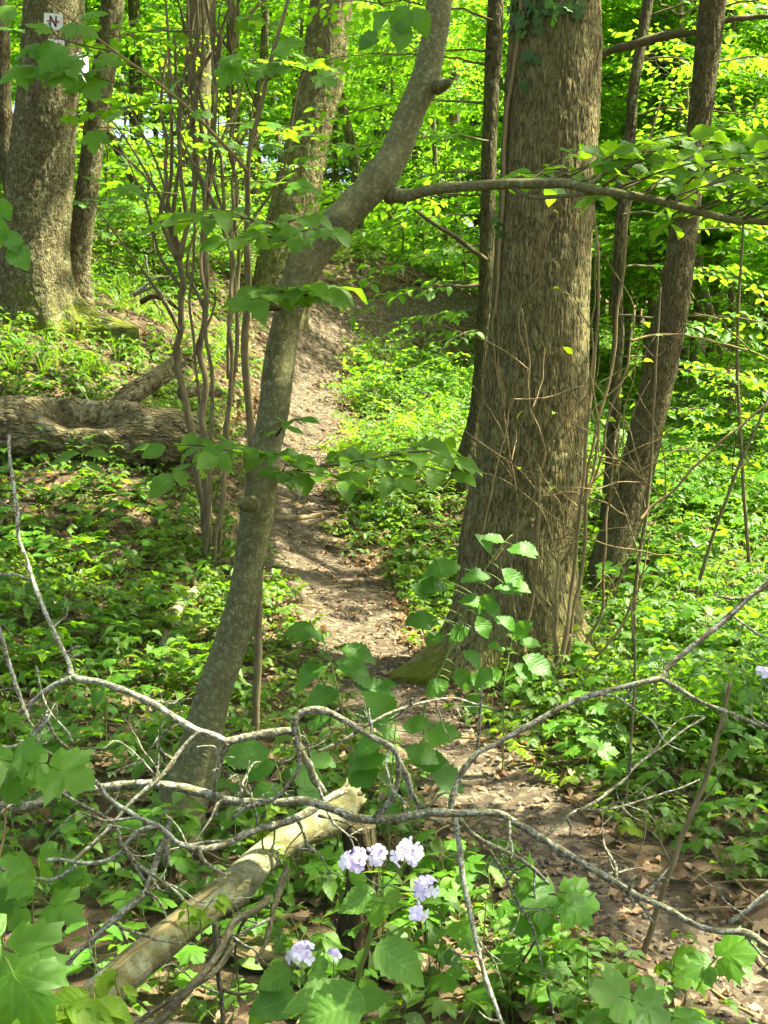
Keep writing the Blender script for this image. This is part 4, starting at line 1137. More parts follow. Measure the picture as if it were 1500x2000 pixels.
pe = np.c_[xy, H(xy[:, 0], xy[:, 1]) + .012 + .02 * qe.random(5000)]; pe = pe[qe.random(5000) < .35 + .8 * vnoise(np.c_[xy * 1.8, xy[:, :1] * 0], 13)]
sow('edge_litter', 'drifts of curled dry leaves along the path edges', 'leaf litter', pe, litter_m, (.028, .06), 13, .5)
CR = []
for s in range(3):
    V, F, tc = tube([[0, 0, -.4], [.05, 0, -.2], [0, .05, .15], [0, 0, .35]], [.2, .5, .45, .1], 7, 7, .05, s, disp=lambda RR, a, s_, t: RR * (1 + .3 * np.sin(a * 2 + s_ * 9)))
    CR.append(mk_mesh('crumb', V, F, M_crumb, {'tc': tc}))
kc = q9.integers(0, n_al, 5200); tcx = q9.normal(0, .6, 5200); xy = PC[kc] + Nn[kc] * (tcx * path_half(sal[kc]))[:, None]
pc_ = np.c_[xy, H(xy[:, 0], xy[:, 1]) + .014 * (1 - np.minimum(1, np.abs(tcx)) ** 3)]
sow('path_crumbs', 'crumbs of soil and small stones on the dirt path', 'gravel', pc_, CR, (.006, .024), 14, .6)
TW = []
for s in range(3):
    V, F, tc = tube([[-.5, 0, 0], [-.1, .06 * s - .05, .03], [.25, -.03, .02], [.5, .05, 0]], [.018, .016, .012, .006], 5, 10, .02, s)
    TW.append(mk_mesh('twig', V, F, B_twig, {'tc': tc}))
pt = field(1500, 12, dmax=15, avoid=-.1, soft=.3); pt[:, 2] += .01
sow('twig_litter', 'thin broken twigs lying among the leaf litter', 'twigs', pt, TW, (.08, .35), 12, .1)

# ---------------------------------------------------------------- leafy sprigs on twigs: every leaf its own object
def leaf_on(thing, parent, meshes, p, D, N, s, name='leaf'):
    return thing.inst(name, meshes[random.randrange(len(meshes))], mat4(p, D, N, s), parent)

def leafy(thing, name, pts, rad, bark, meshes, size, step, seed, parent=None, start=.15, ang=.85, up=(0, 0, 1), nz=.35, drop=-.1, tilt=(0, -.4, 0), tip=True, leafname='leaf', sizevar=(.75, 1.15), own_twig=True):
    q = np.random.default_rng(seed); pts = np.asarray(pts, float)
    tw = thing.tube(name, pts, rad, bark, 6, max(8, len(pts) * 4), .003, seed, parent=parent)
    holder = tw if parent is None else parent
    L = np.linalg.norm(np.diff(pts, axis=0), axis=1).sum(); n = max(2, int(L * (1 - start) / step))
    C = catmull(pts, n * 8 + 2); T = np.gradient(C, axis=0)
    side = 1
    upv = np.asarray(up, float)
    for i in range(n):
        k = int((start + (1 - start) * (i + .5) / n) * (len(C) - 1)); side = -side
        t = unit(T[k]); lat = unit(np.cross(upv, t)) * side
        a = ang * q.uniform(.7, 1.25)
        D = t * math.cos(a) + lat * math.sin(a) + upv * (drop + q.normal(0, .16))
        N = upv + np.asarray(tilt) + q.normal(0, nz, 3)
        leaf_on(thing, holder, meshes, C[k], D, N, size * q.uniform(*sizevar), leafname)
    if tip:
        leaf_on(thing, holder, meshes, C[-1], unit(T[-1]) + upv * drop, upv + np.asarray(tilt) + q.normal(0, nz, 3), size * 1.05, leafname)
    return tw

# long side branch of the bent tree with its layer of leaves
bp_ = [P(757, 380, 4.93), P(800, 382, 4.88), P(850, 369, 4.84), P(940, 363, 4.78), P(1030, 359, 4.7), P(1100, 358, 4.65), P(1150, 368, 4.6), P(1210, 378, 4.55), P(1290, 393, 4.5), P(1370, 416, 4.44), P(1440, 430, 4.4), P(1530, 436, 4.35), P(1650, 430, 4.3)]
br = BEND.tube('branch', bp_, [.034, .021, .019, .018, .018, .017, .016, .015, .014, .013, .012, .010, .007], B_smooth, 14, 150, .004, 7)
BEND.tube('branch_twig', [P(1003, 368, 4.72), P(1040, 384, 4.68), P(1100, 383, 4.64), P(1165, 376, 4.6)], [.009, .008, .0075, .007], B_smooth, 8, 30, .003, 8, parent=br)
BC = catmull(np.array(bp_), 200)
q = np.random.default_rng(8)
for i, (u0, az, L, rise) in enumerate([(.34, 75, .5, .12), (.36, 20, .55, .22), (.44, 35, .7, .22), (.48, 70, .6, .16), (.52, -25, .6, .16), (.58, 55, .7, .20), (.63, 15, .75, .20), (.67, 80, .55, .14), (.7, -40, .5, .12), (.76, 40, .7, .16), (.8, 5, .6, .2), (.86, 65, .6, .14), (.9, -30, .45, .1), (.94, 30, .5, .16), (.6, 100, .55, .1), (.82, 110, .5, .1), (.42, 110, .5, .14), (.33, 40, .5, .4), (.40, 10, .6, .36), (.47, 50, .6, .42), (.54, 20, .65, .36), (.6, 60, .6, .40), (.66, 30, .65, .34), (.72, 0, .6, .36), (.78, 55, .6, .38), (.84, 25, .6, .34), (.9, 50, .55, .36), (.5, -50, .45, .3), (.64, -60, .45, .28), (.8, -55, .45, .25)]):
    b = BC[int(u0 * 199)]; a = math.radians(az)
    dv = np.array([math.cos(a), math.sin(a), rise])
    p1 = b + dv * L * .5 + [0, 0, .03]; p2 = b + dv * L + [0, 0, -.02]
    leafy(BEND, 'leafy_twig', [b, p1, p2], [.005, .003, .0015], B_darktwig, BEECH_M, .10, .047, 100 + i, parent=br, start=.15, tilt=(0, -.55, 0), nz=.4)
# sprigs on the trunk
def sprig(label, plist, d_list, size, step, seed, extra=()):
    pts = [P(x, y, d) for (x, y), d in zip(plist, d_list)]
    tw = leafy(BEND, 'leafy_branch', pts, np.linspace(.006, .0015, len(pts)), B_darktwig, BEECH_M, size, step, seed, start=.12)
    C = catmull(np.array(pts), 50)
    for j, (u0, az, L, ri) in enumerate(extra):
        b = C[int(u0 * 49)]; a = math.radians(az)
        leafy(BEND, 'leafy_twig', [b, b + np.array([math.cos(a), math.sin(a), ri]) * L * .5 + [0, 0, .01], b + np.array([math.cos(a), math.sin(a), ri]) * L], [.003, .002, .0012], B_darktwig, BEECH_M, size, step, seed * 7 + j, parent=tw)
sprig('', [(590, 468), (540, 440), (470, 425), (400, 425), (330, 438)], [4.75, 4.5, 4.35, 4.25, 4.2], .095, .05, 201, [(.3, 200, .3, .1), (.3, -70, .28, .05), (.55, 150, .3, .1), (.6, -110, .25, .0), (.15, -60, .3, -.05), (.1, 120, .3, .12)])
sprig('', [(585, 470), (555, 470), (520, 462), (485, 470)], [4.72, 4.5, 4.35, 4.25], .10, .045, 202, [(.4, -80, .2, -.05), (.5, 160, .22, .03)])
sprig('', [(565, 590), (555, 570), (525, 575), (490, 585)], [4.68, 4.5, 4.4, 4.3], .115, .035, 203, [(.3, -60, .16, .1), (.4, 30, .2, .12)])
sprig('', [(570, 590), (600, 575), (625, 572)], [4.66, 4.5, 4.42], .115, .035, 204, [(.3, -90, .12, .02), (.5, 60, .14, .05)])
sprig('', [(525, 900), (490, 880), (440, 880), (390, 900), (345, 925)], [4.6, 4.4, 4.3, 4.22, 4.15], .105, .045, 205, [(.25, 140, .28, .1), (.4, -110, .25, .0), (.6, 160, .25, .02), (.2, -60, .22, .02)])
sprig('', [(530, 915), (545, 925), (560, 905)], [4.58, 4.4, 4.3], .085, .03, 206, [(.5, -60, .12, .0)])
sprig('', [(530, 930), (600, 915), (680, 905), (760, 890), (840, 880), (885, 895)], [4.58, 4.45, 4.4, 4.35, 4.32, 4.3], .105, .05, 207,
      [(.2, -50, .3, -.05), (.3, 40, .4, .1), (.45, -60, .35, -.05), (.5, 50, .4, .08), (.6, -45, .35, -.06), (.7, 60, .35, .05), (.8, -60, .25, -.04), (.4, 80, .4, .1)])
sprig('', [(540, 850), (560, 825), (590, 820)], [4.6, 4.45, 4.35], .07, .04, 208)

# ---------------------------------------------------------------- maple twig hanging in front of the signed tree
ystem = [P(500, 1430, 5.5), P(505, 1100, 5.5), P(490, 850, 5.5), P(478, 700, 5.45), P(484, 520, 5.4), P(486, 330, 5.3), P(505, 220, 5.3), P(540, 80, 5.3), P(570, -30, 5.3), P(585, -150, 5.3)]
YM = Thing('young_tree', 'pale thin maple stem beside the bent tree reaching leafy twigs to the signs', 'young tree', (ystem[0][0], 5.5, h1(ystem[0][0], 5.5)))
YM.tube('stem', [ystem[0] - [0, 0, .2]] + ystem, [.019, .018, .018, .017, .016, .014, .010, .009, .008, .006, .004], B_stem, 10, 120, .006, 4)
tw = YM.tube('twig', [P(486, 335, 5.3), P(430, 275, 5.2), P(350, 195, 5.1), P(280, 140, 5.0), P(228, 102, 4.95), P(150, 45, 4.9), P(92, 0, 4.85), P(40, -40, 4.8)], [.008, .007, .006, .005, .0045, .004, .003, .002], B_twig, 7, 60, .004, 5)
tw2 = YM.tube('twig', [P(300, 176, 5.05), P(220, 160, 4.95), P(155, 140, 4.9)], [.003, .0025, .0015], B_darktwig, 6, 20, .003, 6)
tw3 = YM.tube('twig', [P(228, 102, 4.95), P(180, 92, 4.9), P(120, 76, 4.85), P(95, 45, 4.82)], [.003, .0025, .002, .0015], B_darktwig, 6, 20, .003, 7)
TWC = np.vstack([catmull(np.array([P(*c) for c in l]), 40) for l in ([(486, 335, 5.3), (430, 275, 5.2), (350, 195, 5.1), (280, 140, 5.0), (228, 102, 4.95), (150, 45, 4.9), (92, 0, 4.85), (40, -40, 4.8)], [(300, 176, 5.05), (220, 160, 4.95), (155, 140, 4.9)], [(228, 102, 4.95), (180, 92, 4.9), (120, 76, 4.85), (95, 45, 4.82)], [(486, 330, 5.3), (430, 345, 5.2), (330, 300, 5.1), (250, 255, 5.05), (190, 250, 5.)])])
def mleaf(th, par, px, py, d, ang, size, nrm=(0, -.55, 1), meshes=None, name='leaf', dz=-.3, stem_to=None):
    """maple leaf whose base sits at a photo pixel, its tip pointing at ang degrees in the picture (0 right, 90 up)"""
    a = math.radians(ang)
    D = np.array([math.cos(a), -.35, math.sin(a) * .9 + dz * .3])
    N = np.asarray(nrm, float) + np.random.default_rng(int(px * 7 + py)).normal(0, .18, 3)
    p = P(px, py, d)
    o = leaf_on(th, par, meshes or MAPLE_M, p, D, N, size, name)
    return o
for px, py, ang, s in [(75, 83, 210, .11), (100, 60, 160, .10), (135, 42, -20, .13), (162, 26, 10, .10), (120, 85, 190, .12), (112, 88, -120, .12), (165, 105, 200, .12), (190, 112, -15, .11), (150, 112, -150, .13), (150, 143, 195, .13), (160, 146, -60, .13), (170, 140, 15, .10),
                       (100, 138, 190, .11), (60, 128, 200, .14), (45, 60, 170, .12), (30, 20, 200, .12), (185, 255, -95, .09), (205, 236, 30, .10), (235, 362, -10, .10), (205, 352, 160, .08), (330, 175, 40, .08), (380, 215, -10, .08)]:
    pp_ = P(px, py, 4.9 + .1 * math.sin(px)); kk = np.argmin(np.linalg.norm(TWC - pp_, axis=1))
    YM.tube('petiole', [TWC[kk], (TWC[kk] + pp_) / 2 + [0, 0, .008], pp_], [.0016, .0013, .001], M_redstem, 5, 8)
    mleaf(YM, tw, px, py, 4.9 + .1 * math.sin(px), ang, s)
for px, py, ang, s in [(470, 110, 190, .10), (500, 130, -20, .12), (455, 125, 240, .11), (540, 90, 10, .12), (620, 145, -30, .10), (560, 130, 200, .10), (520, 280, -20, .09), (560, 290, 20, .08)]:
    mleaf(YM, None, px, py, 5.2, ang, s)
YM.tube('twig', [P(505, 220, 5.3), P(480, 160, 5.25), P(455, 125, 5.2)], [.004, .003, .0015], B_darktwig, 6, 16, .003, 8)
YM.tube('twig', [P(520, 160, 5.3), P(560, 130, 5.25), P(620, 145, 5.2)], [.004, .003, .0015], B_darktwig, 6, 16, .003, 9)
YM.tube('twig', [P(486, 330, 5.3), P(430, 345, 5.2), P(330, 300, 5.1), P(250, 255, 5.05), P(190, 250, 5.)], [.004, .003, .0025, .002, .0015], B_darktwig, 6, 30, .003, 10)

# leaves hanging in at the frame's left edge
T_ = Thing('twig', 'drooping lime twig hanging in beside the signed trunk, leaves catching light', 'twig', P(-60, 380, 3.6))
tw = T_.tube('stem', [P(-60, 380, 3.6), P(-20, 400, 3.5), P(5, 440, 3.45), P(20, 470, 3.4)], [.004, .003, .002, .0015], B_darktwig, 6, 20)
for px, py, ang, s in [(2, 385, -70, .06), (4, 420, -100, .075), (12, 445, -60, .07), (18, 470, -55, .085), (-5, 440, -120, .08)]:
    mleaf(T_, tw, px, py, 3.4, ang, s, (-.2, -1, .5), HAZEL_M)
T_ = Thing('twig', 'leafy hazel twig drooping from above between elbow tree and furrowed trunk', 'twig', P(800, -60, 4.2))
tw = T_.tube('stem', [P(800, -60, 4.2), P(800, 0, 4.15), P(790, 40, 4.1)], [.004, .003, .0015], B_darktwig, 6, 20)
for px, py, ang, s in [(795, 5, -110, .10), (805, 10, -60, .09), (790, 35, -100, .10), (775, 20, -160, .09), (740, 60, -140, .08), (745, 78, -170, .07)]:
    mleaf(T_, tw, px, py, 4.1, ang, s, (.1, -.7, .8), HAZEL_M)

# ---------------------------------------------------------------- ivy on the furrowed tree
IV = Thing('ivy', 'ivy climbing the furrowed trunk, dark leaves near the top', 'ivy', P(985, 700, 6.6))
def on_big(px, py):
    # front surface of the trunk along the view ray
    best = None
    for d in np.linspace(6.2, 7.1, 80):
        p = P(px, py, d)
        k = np.argmin(np.abs(BIG_PTS[:, 2] - p[2])); zz = BIG_PTS[:, 2]
        cx = np.interp(p[2], zz, BIG_PTS[:, 0]); cyy = np.interp(p[2], zz, BIG_PTS[:, 1]); rr = np.interp(p[2], zz, BIG_RAD)
        if math.hypot(p[0] - cx, p[1] - cyy) < rr + .012: return p, unit([p[0] - cx, p[1] - cyy, 0])
    return P(px, py, 6.8), np.array([-1., -.3, 0])
vp = [on_big(x, y)[0] for x, y in [(968, 620), (972, 560), (976, 480), (982, 400), (985, 330), (988, 250), (996, 180), (1004, 130), (1012, 80), (1018, 20), (1022, -60), (1024, -140)]]
ivs = IV.tube('stem', vp, np.linspace(.008, .012, len(vp)), B_twig, 8, 80, .004, 3)
vp = [on_big(x, y)[0] for x, y in [(975, 760), (966, 690), (962, 640), (968, 600)]]
IV.tube('stem', vp, np.linspace(.004, .007, len(vp)), B_twig, 7, 30, .003, 4)
qi = np.random.default_rng(4)
ivl = [(1050 + qi.normal(0, 16), 25 + qi.normal(0, 16)) for _ in range(14)] + [(1020 + qi.normal(0, 14), 20 + qi.normal(0, 22)) for _ in range(10)] + [(1085 + qi.normal(0, 20), 8 + qi.normal(0, 9)) for _ in range(10)] + \
      [(1130, 12), (1128, 22), (1118, 10), (1042, 105), (1050, 112), (1036, 110), (1028, 160), (1022, 125), (1005, 48), (1008, 30), (1012, 60), (980, 425), (976, 440), (978, 455), (982, 150), (985, 162), (1005, 10), (1014, -5), (1060, -10), (1075, -30), (1040, -25)]
for x, y in ivl:
    p, n = on_big(x, y)
    a = qi.uniform(-2.6, -.5)
    leaf_on(IV, None, IVY_M, p + n * .02, np.array([math.cos(a), 0, math.sin(a)]), n + qi.normal(0, .3, 3), qi.uniform(.045, .07))

# ---------------------------------------------------------------- trail signs on the signed tree
M_sign = plain_mat('white_sign_enamel', (.72, .74, .68), .45, (.60, .63, .55), 25)
M_ink = plain_mat('black_sign_paint', (.02, .02, .018), .6)
M_red = plain_mat('red_sign_paint', (.42, .035, .03), .6)
def plaque(label, px, py, d, w, hgt, nrm, marks):
    c = P(px, py, d); n = unit(nrm); up_ = unit(np.array([0.06, 0, 1]) - n * np.dot([0.06, 0, 1], n)); rt = np.cross(up_, n)
    t = Thing('trail_sign', label, 'sign', c)
    def poly(name, pts2, off, thick, mat):
        pts2 = np.array(pts2, float); k = len(pts2)
        f = c + pts2[:, :1] * rt + pts2[:, 1:] * up_ + n * (off + thick)
        b = c + pts2[:, :1] * rt + pts2[:, 1:] * up_ + n * off
        V = np.vstack([f, b]); j = np.arange(k); jn = (j + 1) % k
        me = bpy.data.meshes.new(name)
        me.from_pydata((V - t.loc).tolist(), [], [list(range(k)), list(range(2 * k - 1, k - 1, -1))] + [[int(a), int(a + k), int(b2 + k), int(b2)] for a, b2 in zip(j, jn)])
        me.materials.append(mat); link(bpy.data.objects.new(name, me), t.o)
    a, b = w / 2, hgt / 2; e = .008
    poly('plate', [(-a + e, -b), (a - e, -b), (a, -b + e), (a, b - e), (a - e, b), (-a + e, b), (-a, b - e), (-a, -b + e)], 0, .003, M_sign)
    for nm, pts2, mt, o in marks: poly(nm, pts2, .003 + o, .001, mt)
    return t
W_, H_ = .145, .125
sN = .085
N_poly = [(-.030, -.043), (-.018, -.043), (-.018, .018), (.016, -.043), (.028, -.043), (.028, .043), (.016, .043), (.016, -.016), (-.018, .043), (-.030, .043)]
plaque('white trail sign with black letter N and red arrow', 104, 42, 11.03, W_, H_, (.1, -1, 0),
       [('letter', N_poly, M_ink, 0), ('arrow', [(-.052, -.005), (.030, -.005), (.030, -.013), (.052, 0), (.030, .013), (.030, .005), (-.052, .005)], M_red, .0015)])
plaque('white trail sign below the lettered one, half covered by maple leaves', 109, 92, 11.03, .135, .115, (.1, -1, 0),
       [('arrow', [(-.045, .020), (.022, .020), (.022, .011), (.045, .024), (.022, .037), (.022, .028), (-.045, .028)], M_red, 0), ('line', [(-.045, -.042), (.05, -.036), (.05, -.033), (-.045, -.039)], M_ink, 0)])
nr = (.93, -.42, 0)
plaque('white trail sign facing sideways with a dark leaf mark', 161, 124, 11.2, .15, .14, nr,
       [('leaf_mark', [(-.008, -.05), (.012, -.03), (.022, 0), (.012, .03), (-.008, .05), (-.014, .02), (-.002, 0), (-.014, -.02)], M_ink, 0)])
plaque('white trail sign facing sideways with a black hut symbol', 158, 159, 11.2, .15, .15, nr,
       [('roof_mark', [(-.045, .0), (.045, .0), (.03, .018), (.006, .035), (.004, .055), (-.004, .055), (-.006, .035), (-.03, .018)], M_ink, 0), ('post_mark', [(-.03, -.042), (-.022, -.042), (-.022, -.004), (-.03, -.004)], M_ink, 0), ('post_mark', [(-.006, -.042), (.006, -.042), (.006, -.004), (-.006, -.004)], M_ink, 0),
        ('post_mark', [(.022, -.042), (.03, -.042), (.03, -.004), (.022, -.004)], M_ink, 0), ('base_mark', [(-.04, -.055), (.04, -.055), (.04, -.046), (-.04, -.046)], M_ink, 0)])

# ---------------------------------------------------------------- thicket of bare stems
x0 = P(408, 1080, 8.1)
CL = Thing('shrub', 'thicket of tall bare brown stems standing left of the bent tree', 'shrub', (x0[0], 8.1, h1(x0[0], 8.1)))
def stems(th, lst, d, bark, seed, wob=.012, nm='stem', sides=9):
    for i, (pl, w0, w1) in enumerate(lst):
        dd = d + .12 * math.sin(i * 2.3 + seed)
        pts = [P(x, y, dd + .03 * math.sin(j * 1.7 + i)) for j, (x, y) in enumerate(pl)]
        th.tube(nm, pts, np.linspace(PX(w0, d) / 2, PX(w1, d) / 2, len(pts)), bark, sides, len(pts) * 9, wob, seed + i)
main = [([(402, 1110), (400, 1040), (392, 960), (380, 880), (362, 790), (350, 710), (353, 650), (352, 560), (348, 500)], 17, 15), ([(412, 1110), (408, 1000), (404, 900), (398, 800), (396, 700), (394, 640), (400, 560), (396, 450), (390, 300), (384, 150), (380, -60)], 19, 7),
        ([(418, 1110), (425, 1020), (438, 930), (442, 850), (446, 740), (448, 640), (458, 560), (440, 440), (425, 300), (420, 150), (424, -60)], 13, 6), ([(424, 1100), (436, 1000), (440, 900), (446, 790), (456, 700), (460, 620), (462, 480), (455, 330), (452, 100), (450, -60)], 12, 7),
        ([(404, 1100), (410, 900), (416, 800), (412, 700), (398, 600), (402, 430), (412, 300), (416, 150), (420, -60)], 10, 7), ([(410, 1100), (398, 900), (388, 800), (378, 700), (372, 560), (378, 400), (372, 250), (368, 100), (362, -60)], 7, 5)]
main = [(a_, b_ * .85, c_ * .85) for a_, b_, c_ in main]
stems(CL, main, 8.0, B_stem, 1, .026, 'stem', 12)
qc = np.random.default_rng(19)
tw = []
for x_, t_p in [(350, 330), (346, 322), (354, 345), (350, 360), (352, 375)]:
    tw.append(([(x_, 505), (t_p + qc.normal(0, 5), 430), (t_p + qc.normal(0, 6), 330), (t_p + qc.normal(0, 10), 200), (t_p + qc.normal(0, 12), qc.uniform(-60, 120))], 11, 5))
stems(CL, tw, 8.0 + .12 * math.sin(1), B_stem, 40, .012, 'twig', 6)

leafy_limbs(CL, [(380, 60, 7.8, 160, .7, .1), (420, 130, 7.7, -30, .7, .05), (360, 210, 7.7, 190, .6, 0), (440, 240, 7.7, 20, .6, 0), (400, 300, 7.6, -60, .6, 0), (460, 360, 7.7, -10, .5, 0), (350, 380, 7.7, 200, .5, .0), (430, 30, 7.8, 60, .7, .1), (470, 450, 7.7, 10, .4, 0)], .085, M_maple, MAPLE_T, 6, .08)
# shrub of dry shoots against the furrowed tree
x0 = P(1090, 1330, 6.35)
SHR = Thing('shrub', 'tangle of thin dry shoots growing against the furrowed tree', 'shrub', (x0[0], 6.35, h1(x0[0], 6.35)))
lst = [([(1018, 1280), (1030, 1200), (1044, 1120), (1050, 1040), (1056, 960), (1060, 882), (1040, 800), (1030, 700), (1020, 600)], 12, 4), ([(1060, 882), (1090, 840), (1130, 790), (1160, 720)], 6, 3), ([(1092, 1320), (1086, 1240), (1082, 1170), (1090, 1105), (1072, 1080)], 16, 7), ([(1090, 1105), (1112, 1070), (1140, 1000), (1165, 920), (1190, 820), (1225, 700), (1238, 640)], 10, 5),
       ([(1085, 1330), (1105, 1240), (1118, 1150), (1128, 1060), (1140, 960), (1148, 840), (1160, 700), (1170, 560), (1160, 400)], 14, 6), ([(1098, 1335), (1125, 1180), (1140, 1080), (1146, 980), (1150, 900), (1190, 740), (1215, 560), (1225, 420), (1260, 300), (1290, 200)], 12, 5),
       ([(1104, 1330), (1150, 1240), (1176, 1195), (1180, 1120), (1188, 1000), (1200, 860)], 11, 5), ([(1100, 1355), (1160, 1290), (1220, 1210), (1250, 1130), (1270, 1040)], 9, 4), ([(1046, 986), (1075, 968), (1110, 963), (1150, 972), (1190, 985), (1230, 1008)], 6, 5), ([(1075, 1062), (1100, 1051), (1150, 1054), (1210, 1068), (1290, 1084), (1350, 1080)], 6, 3),
       ([(1170, 892), (1215, 902), (1240, 925), (1262, 945), (1300, 982)], 6, 4), ([(1235, 665), (1270, 654), (1320, 655), (1400, 670), (1470, 690), (1530, 720)], 7, 5), ([(1245, 1015), (1300, 968), (1350, 920), (1420, 850), (1500, 785), (1560, 740)], 8, 6), ([(960, 1100), (1000, 1045), (1050, 960), (1085, 860)], 5, 3),
       ([(1042, 1350), (1040, 1310), (1028, 1290), (1030, 1250)], 10, 8), ([(1090, 1360), (1083, 1320), (1095, 1280), (1112, 1240)], 12, 8), ([(940, 1040), (960, 960), (985, 860), (1000, 780), (1030, 720)], 6, 3), ([(1010, 1270), (1000, 1150), (1010, 1000), (1000, 900), (985, 800), (975, 700)], 5, 2.5), ([(1140, 985), (1170, 860), (1160, 760), (1152, 640)], 9, 5), ([(1115, 1240), (1160, 1180), (1200, 1165)], 5, 3)]
lst = [(a_, b_ * .72, c_ * .72) for a_, b_, c_ in lst]
stems(SHR, lst, 6.3, B_twig, 70, .012, 'shoot', 7)
def grow(th, lst, d, seed, n, Lr, w, bark, nm, up_bias, leaves=None):
    ends = []
    for k in range(n):
        i = qc.integers(len(lst)); pl, w0, w1 = lst[i]; j = qc.integers(1, len(pl))
        dd = d + .12 * math.sin(i * 2.3 + seed) + .03 * math.sin(j * 1.7 + i)
        p = P(*pl[j], dd); v = unit([qc.normal(0, .5), qc.normal(-.1, .35), up_bias + qc.normal(0, .4)]); L = qc.uniform(*Lr)
        pts_ = [p]
        for e in range(5):
            v = unit(v + qc.normal(0, .22, 3)); pts_.append(pts_[-1] + v * L / 5)
        th.tube(nm, pts_, np.linspace(PX(w, d) / 2, .0012, 6), bark, 5, 24, .002, k)
        ends.append((pts_[-1], v))
    return ends
ends = grow(SHR, lst, 6.3, 70, 52, (.2, .75), 3.4, B_twig, 'twig', .8)
for p, v in ends[:26]:
    leaf_on(SHR, None, SPROUT_M, p, v + qc.normal(0, .5, 3), qc.normal(0, .5, 3) + [0, 0, 1], qc.uniform(.03, .055))

grow(CL, [([p_ for p_ in a_ if p_[1] < 900], b_, c_) for a_, b_, c_ in main], 8.0, 1, 44, (.5, 1.5), 8, B_stem, 'twig', 2.2)

# thin tall shoots further right
for i, (pl, w0, w1, d, lab) in enumerate([([(1235, 1400), (1240, 1180), (1262, 1000), (1275, 850), (1280, 700), (1292, 560)], 9, 4, 6.5, 'thin upright dead shoot in the herbs past the furrowed tree'), ([(1425, 1335), (1405, 1430), (1388, 1500), (1350, 1590), (1312, 1690), (1280, 1790), (1255, 1870), (1228, 1960)][::-1], 15, 9, 3.55, 'brown pole-like shoot leaning beside the lower path'),
                                          ([(1345, 1230), (1380, 1090), (1440, 920), (1500, 780)], 9, 5, 7.5, 'thin bare shoot leaning outwards in the undergrowth'), ([(1210, 1640), (1230, 1480), (1238, 1320), (1234, 1190)], 7, 4, 4.4, 'thin straight dead stick standing between path and herbs'), ([(1480, 1200), (1462, 1080), (1440, 700), (1452, 420)], 9, 5, 8.5, 'slim bare shoot near the thicket edge')]):
    p0 = P(*pl[0], d)
    T_ = Thing('shoot', lab, 'shoot', (p0[0], p0[1], h1(p0[0], p0[1])))
    pts = [P(x, y, d + .02 * j) for j, (x, y) in enumerate(pl)]
    b = pts[0].copy(); b[2] = h1(b[0], b[1]) - .05
    T_.tube('stem', ([b] if b[2] < pts[0][2] - .03 else []) + pts, np.linspace(PX(w0, d) / 2, PX(w1, d) / 2, len(pts) + (1 if b[2] < pts[0][2] - .03 else 0)), B_stem, 8, 60, .006, i)
    qq = np.random.default_rng(i)
    for j in range(5):
        k = qq.integers(2, len(pts)); e = pts[k] + [qq.normal(0, .12), qq.normal(0, .05), qq.uniform(.05, .15)]
        T_.tube('twig', [pts[k], (pts[k] + e) / 2 + qq.normal(0, .01, 3), e], [PX(w1, d) * .3, PX(w1, d) * .2, .001], B_stem, 5, 8, .002, j)

# ---------------------------------------------------------------- rotting log on the left bank
lp = [P(-120, 838, 8.95), P(-40, 838, 8.95), P(60, 838, 8.97), P(150, 842, 9.0), P(240, 845, 9.05), P(320, 848, 9.1), P(385, 858, 9.15)]
LOG = Thing('fallen_log', 'thick rotting log with torn hollow top lying below the signed tree', 'log', (lp[3][0], 9.0, h1(lp[3][0], 9.0)))
def log_disp(RR, a, s, t):
    R0 = RR.mean(); q = np.stack([np.cos(a) * R0, np.sin(a) * R0, s], -1)
    o = RR * (1 + .10 * fbm(q * [4, 4, 1.2], 3, 71)) + .020 * fbm(q * [16, 16, 12], 4, 73)
    # torn hollow along the top
    top = (a - LOG_TOP + np.pi) % (2 * np.pi) - np.pi
    hol = np.exp(-(((t - .56) / .16) ** 4)) * np.exp(-((top - .15 + .5 * fbm(q * [0, 0, 4], 2, 75)) / .55) ** 4)
    o = o * (1 - .78 * hol)
    o = o * (1 - .25 * np.clip((t - .72) / .28, 0, 1) * np.clip(np.cos(top), 0, 1) * (1 + .8 * vnoise(q * [12, 12, 8], 77)))
    return np.maximum(o, .03)
_T, _N, _B = frames(catmull(np.array(lp), 40))
LOG_TOP = math.atan2(_B[20].dot([0, -.62, .78]), _N[20].dot([0, -.62, .78]))
LOG.tube('trunk', lp, [.205, .21, .215, .215, .21, .20, .17], B_log, 110, 260, disp=log_disp)
LOG.tube('limb', [P(222, 800, 9.15), P(250, 775, 9.2), P(285, 752, 9.3), P(320, 728, 9.4), P(350, 705, 9.5)], [.05, .07, .07, .062, .055], B_log, 30, 60, .01, 4, disp=bark_disp([], .008, 26, .2, 81, (0, 1), 0, .02))
LOG.tube('limb', [P(355, 770, 9.25), P(385, 762, 9.35), P(430, 768, 9.5)], [.045, .04, .03], B_log, 16, 30, .01, 5)

